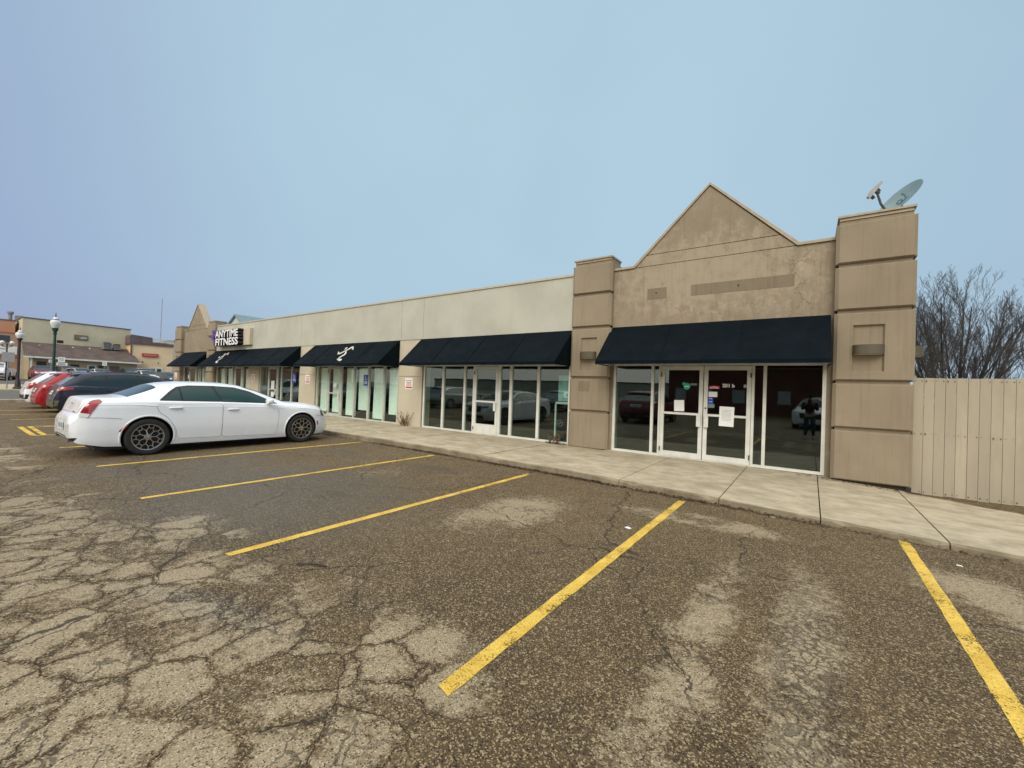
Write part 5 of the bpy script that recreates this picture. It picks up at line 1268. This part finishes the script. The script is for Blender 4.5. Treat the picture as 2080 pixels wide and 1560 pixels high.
def post_sign(loc, boards, label, cat='sign'):
    t = thing('post_sign', label, cat, loc, 0)
    b = MB(); zt = max(q[2]+q[3]/2 for q in boards); b.tube([(-.04, 0, 0), (-.04, 0, zt)], .03, 6); b.build('post', M['hvac'], t)
    for i, (y, wd, z, ht, m) in enumerate(boards):
        b = MB(); b.box(0, .02, y-wd/2, y+wd/2, z-ht/2, z+ht/2); o = b.build('board', M[m], t)
        if m == 'paper':
            b = MB()
            for k in range(3): b.box(.0215, .024, y-wd*.36, y+wd*.3, z+ht*(.25-.22*k)-.02, z+ht*(.25-.22*k)+.02)
            b.build('lettering', M['ink'], o)
post_sign((-45, 3.22, gz(-45)+.12), [(0, .58, 2.2, .66, 'lnb')], 'grey back of a square road sign beside the shorter street lamp')
post_sign((-56, 6.52, gz(-56)), [(0, .36, 1.95, .26, 'paper')], 'small white sign left of the tall dark street lamp')
post_sign((-56, 7.18, gz(-56)), [(-.04, .44, 2.14, .46, 'paper'), (0, .70, 1.73, .26, 'paper')], 'two white notice boards on one post right of the tall street lamp')
post_sign((-56, 10.02, gz(-56)), [(0, .32, 1.97, .40, 'paper')], 'white parking sign in front of the brown lean-to roof')
# cars far off across the street
PF = 'vehicles parked in the far lot across the street'
proto = suv('far_car', 'white vehicle parked at the left edge before the orange building', 'car', (-60.5, 3.75, gz(-60)), R(78), M['pwhite'], PF, tail='tall', full=False, hs=.95)
def recolour(o, paint, metal=None):
    for c in o.children:
        for i, s in enumerate(c.material_slots):
            if s.material and s.material == M['pwhite']:
                s.link = 'OBJECT'; s.material = paint
for lab, x, y, a, pc, sc in [('maroon car facing the shops, left of the tall street lamp', -60, 6.5, -90, 'pmaroon', .92), ('dark red vehicle with a pale windscreen right of the tall street lamp', -60.5, 8.25, -80, 'pmaroon', .95), ('silver car half hidden behind the red crossover roofs', -57, 8.6, -80, 'psilver', .9),
                             ('white car roof showing in front of the brown lean-to building', -60, 10.5, -88, 'pwhite', .86), ('black vehicle parked at the corner of the yellow building', -60, 13.0, -90, 'pblack', 1.0), ('silver vehicle directly before the white double door', -60, 14.05, -90, 'psilver', 1.03),
                             ('white pickup-sized vehicle below the red sign', -56.5, 13.4, -90, 'pwhite', .93), ('black vehicle farthest right, beside the far gable pier', -55, 14.6, -75, 'pblack', .9), ('blue car behind the black vehicle by the far gable pier', -60, 16.0, -90, 'pbsky', .86)]:
    c = dup(proto); c.location = (x, y, gz(x)); c.rotation_euler = (0, 0, R(a)); c.scale = (sc, sc, sc); c['label'] = lab
    if pc != 'pwhite': recolour(c, M[pc])
# what the windows mirror: the other side of the lot, behind the camera
t = thing('red_brick_shop', 'low red brick shop across the lot, opposite the glass doors', 'building', (0, -21, 0))
b = MB(); b.box(-11, 16, -8, 0, -.1, 4.2); b.build('wall', plain('dark_red_siding', (.20, .065, .05), .9, .3, .6), t)
b = MB(); b.box(-11.3, 16.3, -8.3, .9, 4.2, 5.4); b.build('roof', M['shingle'], t)
for x in (-10.4, -8.2, -5.6, -2.2, 1.5, 5.5, 9): 
    b = MB(); b.box(x, x+.95, 0, .05, 1.0, 2.2); b.build('window', M['alug'], t)
t = thing('tan_warehouse', 'long tan warehouse far across the lot opposite the middle shops', 'building', (-60, -105, 0))
b = MB(); b.box(-70, 45, -10, 0, -.1, 4.4); b.build('wall', M['beige'], t)
b = MB(); b.box(-70.2, 45.2, -10.2, .2, 4.4, 4.8); b.build('coping', M['darkroof'], t)
PB = 'vehicles parked across the lot'
for lab, x, y, a, pc, sc in [('maroon vehicle parked across the lot opposite the doors', -7.3, -3.4, 180, 'pmaroon', 1.08), ('white vehicle parked across the lot behind the photographer', .4, -8.6, 8, 'pwhite', 1.05), ('silver vehicle across the lot opposite the second shop', -21.5, -2.6, 180, 'psilver', 1.0), ('dark vehicle across the lot', -26, -8.5, 180, 'pblack', 1.0), ('grey vehicle across the lot', -15.5, -9, 180, 'psilver', 1.0)]:
    c = dup(proto); c.location = (x, y, 0); c.rotation_euler = (0, 0, R(a)); c.scale = (sc, sc, sc); c['label'] = lab; c['group'] = PB
    if pc != 'pwhite': recolour(c, M[pc])

# ------------------------------------------------------------------ bare trees
def bare_tree(name, label, loc, stems, height, seed, spread=.5, up=.8, depth=4, stem_r=.14):
    rg = random.Random(seed); t = thing(name, label, 'tree', loc, 0, 'bare winter trees behind the fence')
    tr = MB(); cr = MB()
    def grow(p, d, L, r, lev):
        n = 6 if lev == 0 else 4 if lev < 3 else 3
        pts = [p]; dirs = [d]; rad = [r]
        rend = r*(.35 if lev < depth else .5)
        for i in range(n):
            d = (d + Vector((rg.gauss(0, .055), rg.gauss(0, .055), rg.gauss(0, .03)+.05*up))).normalized()
            p = p + d*(L/n); pts.append(p); dirs.append(d); rad.append(r+(rend-r)*(i+1)/n)
        (tr if lev == 0 else cr).tube(pts, rad, 7 if lev == 0 else 4 if lev < 3 else 3, False)
        if lev >= depth: return
        k = {0: rg.randint(9, 12), 1: rg.randint(6, 8), 2: rg.randint(5, 7), 3: rg.randint(3, 4)}[lev]
        for j in range(k):
            f = .22+.78*(j+rg.random())/k; i = min(n-1, int(f*n)); q = pts[i].lerp(pts[i+1], f*n-i)
            dd = dirs[i]; an = rg.uniform(0, 2*math.pi); o = dd.orthogonal().normalized(); o = Matrix.Rotation(an, 3, dd) @ o
            nd = (dd*(1.0) + o*rg.uniform(.30, .62) + Vector((0, 0, .15*up))).normalized()
            rr = max(.0048, (r+(rend-r)*f)*rg.uniform(.42, .62))
            grow(q, nd, L*rg.uniform(.34, .52)*(1.15-.5*f), rr, lev+1)
    for s in range(stems):
        a = 2*math.pi*(s+rg.random()*.6)/stems; tilt = spread*rg.uniform(.15, 1.0) if stems > 1 else .05
        d = Vector((math.cos(a)*tilt, math.sin(a)*tilt, 1)).normalized()
        grow(Vector((math.cos(a)*.25, math.sin(a)*.25, 0)) if stems > 1 else Vector((0, 0, 0)), d, height*rg.uniform(.78, 1.0), stem_r*rg.uniform(.6, 1.0), 0)
    tr.build('trunk', M['bark'], t, smooth=True); cr.build('crown', M['twig'], t)
bare_tree('bare_tree', 'many-stemmed bare tree rising just behind the wooden fence', (6.35, 32, -.3), 13, 7.5, 21, .58, .9, 4, .10)
bare_tree('bare_tree', 'single-trunk bare tree at the right edge of the picture', (8.66, 31, -.3), 1, 6.6, 38, .06, .7, 4, .13)
bare_tree('bare_tree', 'bare brushy tree beside the corner pier, behind the side lamp', (5.1, 37, -.3), 6, 7.0, 44, .46, 1.0, 4, .07)
bare_tree('bare_tree', 'thin bare tree far behind, between the two large ones', (10.6, 46, -.3), 4, 8.6, 55, .42, .9, 4, .08)
b = MB(); rg = random.Random(2)
for i in range(1500):
    x = rg.uniform(-4, 45); y = rg.uniform(46, 54); z = rg.uniform(0, 2.6)*rg.random(); s = rg.uniform(.15, .4)
    b.tube([(x, y, z), (x+rg.uniform(-s, s), y, z+s), (x+rg.uniform(-s, s)*1.5, y, z+2*s)], .018, 3, False)
tag(b.build('far_brush', M['twig']), 'low grey brush along the far edge behind the fence', 'brush', kind='stuff')

# ------------------------------------------------------------------ small things on the ground
def weed(loc, n, h, seed, label):
    rg = random.Random(seed); t = thing('dry_weed', label, 'weed', loc, 0, 'dry weeds at the foot of the shop wall')
    b = MB(); lf = MB()
    for i in range(n):
        a = rg.uniform(0, 2*math.pi); p = Vector((rg.uniform(-.16, .16), rg.uniform(-.06, .06), 0)); d = Vector((math.cos(a)*.55, math.sin(a)*.25-.15, 1)).normalized()
        pts = [p]; L = h*rg.uniform(.5, 1.0)
        for k in range(5):
            d = (d+Vector((rg.gauss(0, .16), rg.gauss(0, .1), rg.gauss(-.04, .1)))).normalized(); p = p+d*L/5; pts.append(p)
            if rg.random() < .5: e = p+Vector((rg.uniform(-.1, .1), rg.uniform(-.08, .05), rg.uniform(.03, .12))); b.tube([p, e], [.005, .003], 3, False)
            if rg.random() < .3:
                q = p; s = rg.uniform(.015, .04); lf.add([q, q+Vector((s, 0, s*.5)), q+Vector((s*1.2, .01, -s)), q+Vector((.2*s, .0, -s*1.2))], [(0, 1, 2, 3)])
        b.tube(pts, [.009, .008, .007, .006, .005, .004], 4, False)
    b.build('stems', M['straw'], t); lf.build('dry_leaves', M['leaf'], t)
weed((-11.75, 9.90, .13), 22, .55, 3, 'taller dry weed at the foot of the pillar with the red and white notice')
weed((-5.62, 9.93, .13), 12, .32, 8, 'low dry weed tuft beside the pier at the end of the second shop window')
b = MB(); rg = random.Random(4)
def leaf(x, y, z, s):
    a = rg.uniform(0, 6.28); c, d = math.cos(a), math.sin(a); t1, t2 = rg.uniform(-.5, .9), rg.uniform(-.5, .9)
    P = [(-1, 0, 0), (-.2, .45, t1*.5), (1, 0, .15), (-.1, -.45, t2*.5)]
    b.add([(x+s*(p*c-q*d), y+s*(p*d+q*c), z+s*abs(r)+.002) for p, q, r in P], [(0, 1, 2, 3)])
for i in range(5200):
    x = -9.6+9.9*rg.betavariate(1.6, 1.5) if rg.random() < .8 else rg.uniform(-12, 3.2)
    dens = .5+.5*math.sin(x*2.3)*math.sin(x*.9+1)
    if rg.random() > dens+.25: continue
    y = cy_(x)-.015-abs(rg.gauss(0, .055)); leaf(x, y, rg.random()*.035*max(0, 1-(cy_(x)-y)/.1), rg.uniform(.008, .026))
for i in range(260): x = rg.uniform(-5.9, -5.25); leaf(x, 9.98-abs(rg.gauss(0, .07)), .13+rg.random()*.03, rg.uniform(.01, .03))
for i in range(220): x = rg.uniform(-.2, 1.5); leaf(x, 9.80-abs(rg.gauss(0, .05)), bz_(x)+.002+rg.random()*.02, rg.uniform(.01, .025))
for i in range(160): leaf(rg.uniform(-9, 3), rg.uniform(.8, 6.6), .002, rg.uniform(.006, .014))
tag(b.build('leaf_litter', M['leaf']), 'brown dead leaves and grit lying along the kerb', 'leaf litter', kind='stuff')
def scrap(name, label, cat, pts, z, m, th=.004):
    b = MB(); n = len(pts); b.add([(x, y, z) for x, y in pts]+[(x, y, z+th) for x, y in pts], [tuple(range(n, 2*n))]+[(i, (i+1) % n, n+(i+1) % n, n+i) for i in range(n)])
    return tag(b.build(name, M[m]), label, cat)
scrap('paper_scrap', 'tiny white paper scrap on the asphalt beside the long yellow line', 'litter', [(-1.735, 4.79), (-1.67, 4.765), (-1.655, 4.81), (-1.715, 4.84)], .005, 'paper')
scrap('paper_scrap', 'small pale scrap near the kerb right of the last yellow line', 'litter', [(1.20, 5.91), (1.245, 5.90), (1.24, 5.93), (1.205, 5.935)], .005, 'paper')
b = MB(); b.tube([(-3.54, 1.885, .012), (-3.47, 1.955, .016), (-3.40, 1.995, .014), (-3.32, 2.02, .010)], .007, 5); tag(b.build('rubber_strip', M['cdark']), 'thin curved black strip lying on the cracked asphalt', 'litter')
rg = random.Random(9); b = MB(); vs = []; fs = []
b.lathe([(0, 0), (.03, .002), (.036, .014), (.022, .026), (0, .028)], (-.37, 6.50, 0), 9); b.v = [(x+rg.uniform(-.005, .005), y+rg.uniform(-.005, .005), max(0, z+rg.uniform(-.004, .004))) for x, y, z in b.v]
tag(b.build('stone', M['curb']), 'small grey stone in the gutter below the glass doors', 'stone')

# ------------------------------------------------------------------ the photographer, standing behind the camera
def person():
    t = thing('person', 'person in a black hooded jacket and blue jeans holding up a phone, behind the viewpoint', 'person', (0.0, -.50, 0))
    def skin(name, nodes, edges, mat, sub=2):
        me = bpy.data.meshes.new(name); me.from_pydata([n[0] for n in nodes], edges, []); o = bpy.data.objects.new(name, me); COL.objects.link(o)
        m1 = o.modifiers.new('s', 'SKIN'); m1.use_smooth_shade = True
        for i, n in enumerate(nodes): me.skin_vertices[0].data[i].radius = n[1] if hasattr(n[1], '__len__') else (n[1], n[1])
        me.skin_vertices[0].data[0].use_root = True
        m2 = o.modifiers.new('d', 'SUBSURF'); m2.levels = sub; m2.render_levels = sub
        dg = bpy.context.evaluated_depsgraph_get(); nm = bpy.data.meshes.new_from_object(o.evaluated_get(dg)); nm.name = name
        bpy.data.objects.remove(o); nm.materials.clear(); nm.materials.append(mat)
        r = bpy.data.objects.new(name, nm); COL.objects.link(r); r.parent = t; return r
    body = [((0, 0, .95), (.15, .11)), ((0, 0, 1.15), (.145, .105)), ((0, 0, 1.36), (.18, .12)), ((0, .01, 1.47), .065), ((0, .02, 1.53), .058), ((0, .03, 1.62), (.078, .098)), ((0, .03, 1.70), (.07, .088)),
            ((.19, 0, 1.40), .07), ((.24, .10, 1.16), .05), ((.12, .30, 1.38), .038), ((.06, .36, 1.48), .03), ((-.19, 0, 1.40), .07), ((-.24, .10, 1.16), .05), ((-.12, .30, 1.38), .038), ((-.06, .36, 1.48), .03),
            ((.10, 0, .86), .10), ((.12, .02, .50), .07), ((.13, 0, .10), .045), ((.14, .13, .04), .04), ((-.10, 0, .86), .10), ((-.12, .02, .50), .07), ((-.13, 0, .10), .045), ((-.14, .13, .04), .04)]
    E_ = [(0, 1), (1, 2), (2, 3), (3, 4), (4, 5), (5, 6), (2, 7), (7, 8), (8, 9), (9, 10), (2, 11), (11, 12), (12, 13), (13, 14), (0, 15), (15, 16), (16, 17), (17, 18), (0, 19), (19, 20), (20, 21), (21, 22)]
    skin('body', body, E_, M['skin'])
    J = [((0, 0, .93), (.175, .13)), ((0, 0, 1.15), (.17, .125)), ((0, 0, 1.36), (.20, .135)), ((0, .0, 1.47), .09), ((.20, 0, 1.40), .085), ((.25, .10, 1.16), .064), ((.13, .29, 1.36), .047), ((-.20, 0, 1.40), .085), ((-.25, .10, 1.16), .064), ((-.13, .29, 1.36), .047)]
    skin('jacket', J, [(0, 1), (1, 2), (2, 3), (2, 4), (4, 5), (5, 6), (2, 7), (7, 8), (8, 9)], M['jacket'])
    skin('jeans', [((0, 0, .97), (.165, .12)), ((.10, 0, .84), .112), ((.12, .02, .50), .083), ((.13, 0, .10), .062), ((-.10, 0, .84), .112), ((-.12, .02, .50), .083), ((-.13, 0, .10), .062)], [(0, 1), (1, 2), (2, 3), (0, 4), (4, 5), (5, 6)], M['jeans'])
    for s in (1, -1): skin('shoe', [((.13*s, -.05, .05), .05), ((.14*s, .08, .045), .048), ((.15*s, .17, .035), .035)], [(0, 1), (1, 2)], M['lnb'])
    skin('cap', [((0, .02, 1.66), (.092, .11)), ((0, .02, 1.73), (.075, .09)), ((0, .14, 1.68), (.05, .02))], [(0, 1), (0, 2)], M['jacket'])
    for s in (1, -1):
        for k in range(4): skin('finger', [((.06*s, .365, 1.47+k*.018), .010), ((.072*s, .395, 1.485+k*.018), .0095), ((.055*s, .412, 1.495+k*.018), .009)], [(0, 1), (1, 2)], M['skin'], 1)
        skin('thumb', [((.05*s, .355, 1.49), .012), ((.045*s, .375, 1.535), .010)], [(0, 1)], M['skin'], 1)
    ph = thing('phone', 'black phone held up by the photographer', 'phone', (0, -.115, 1.51)); b = MB(); b.box(-.075, .075, -.006, .004, -.037, .037); b.build('case', M['black'], ph)
person()
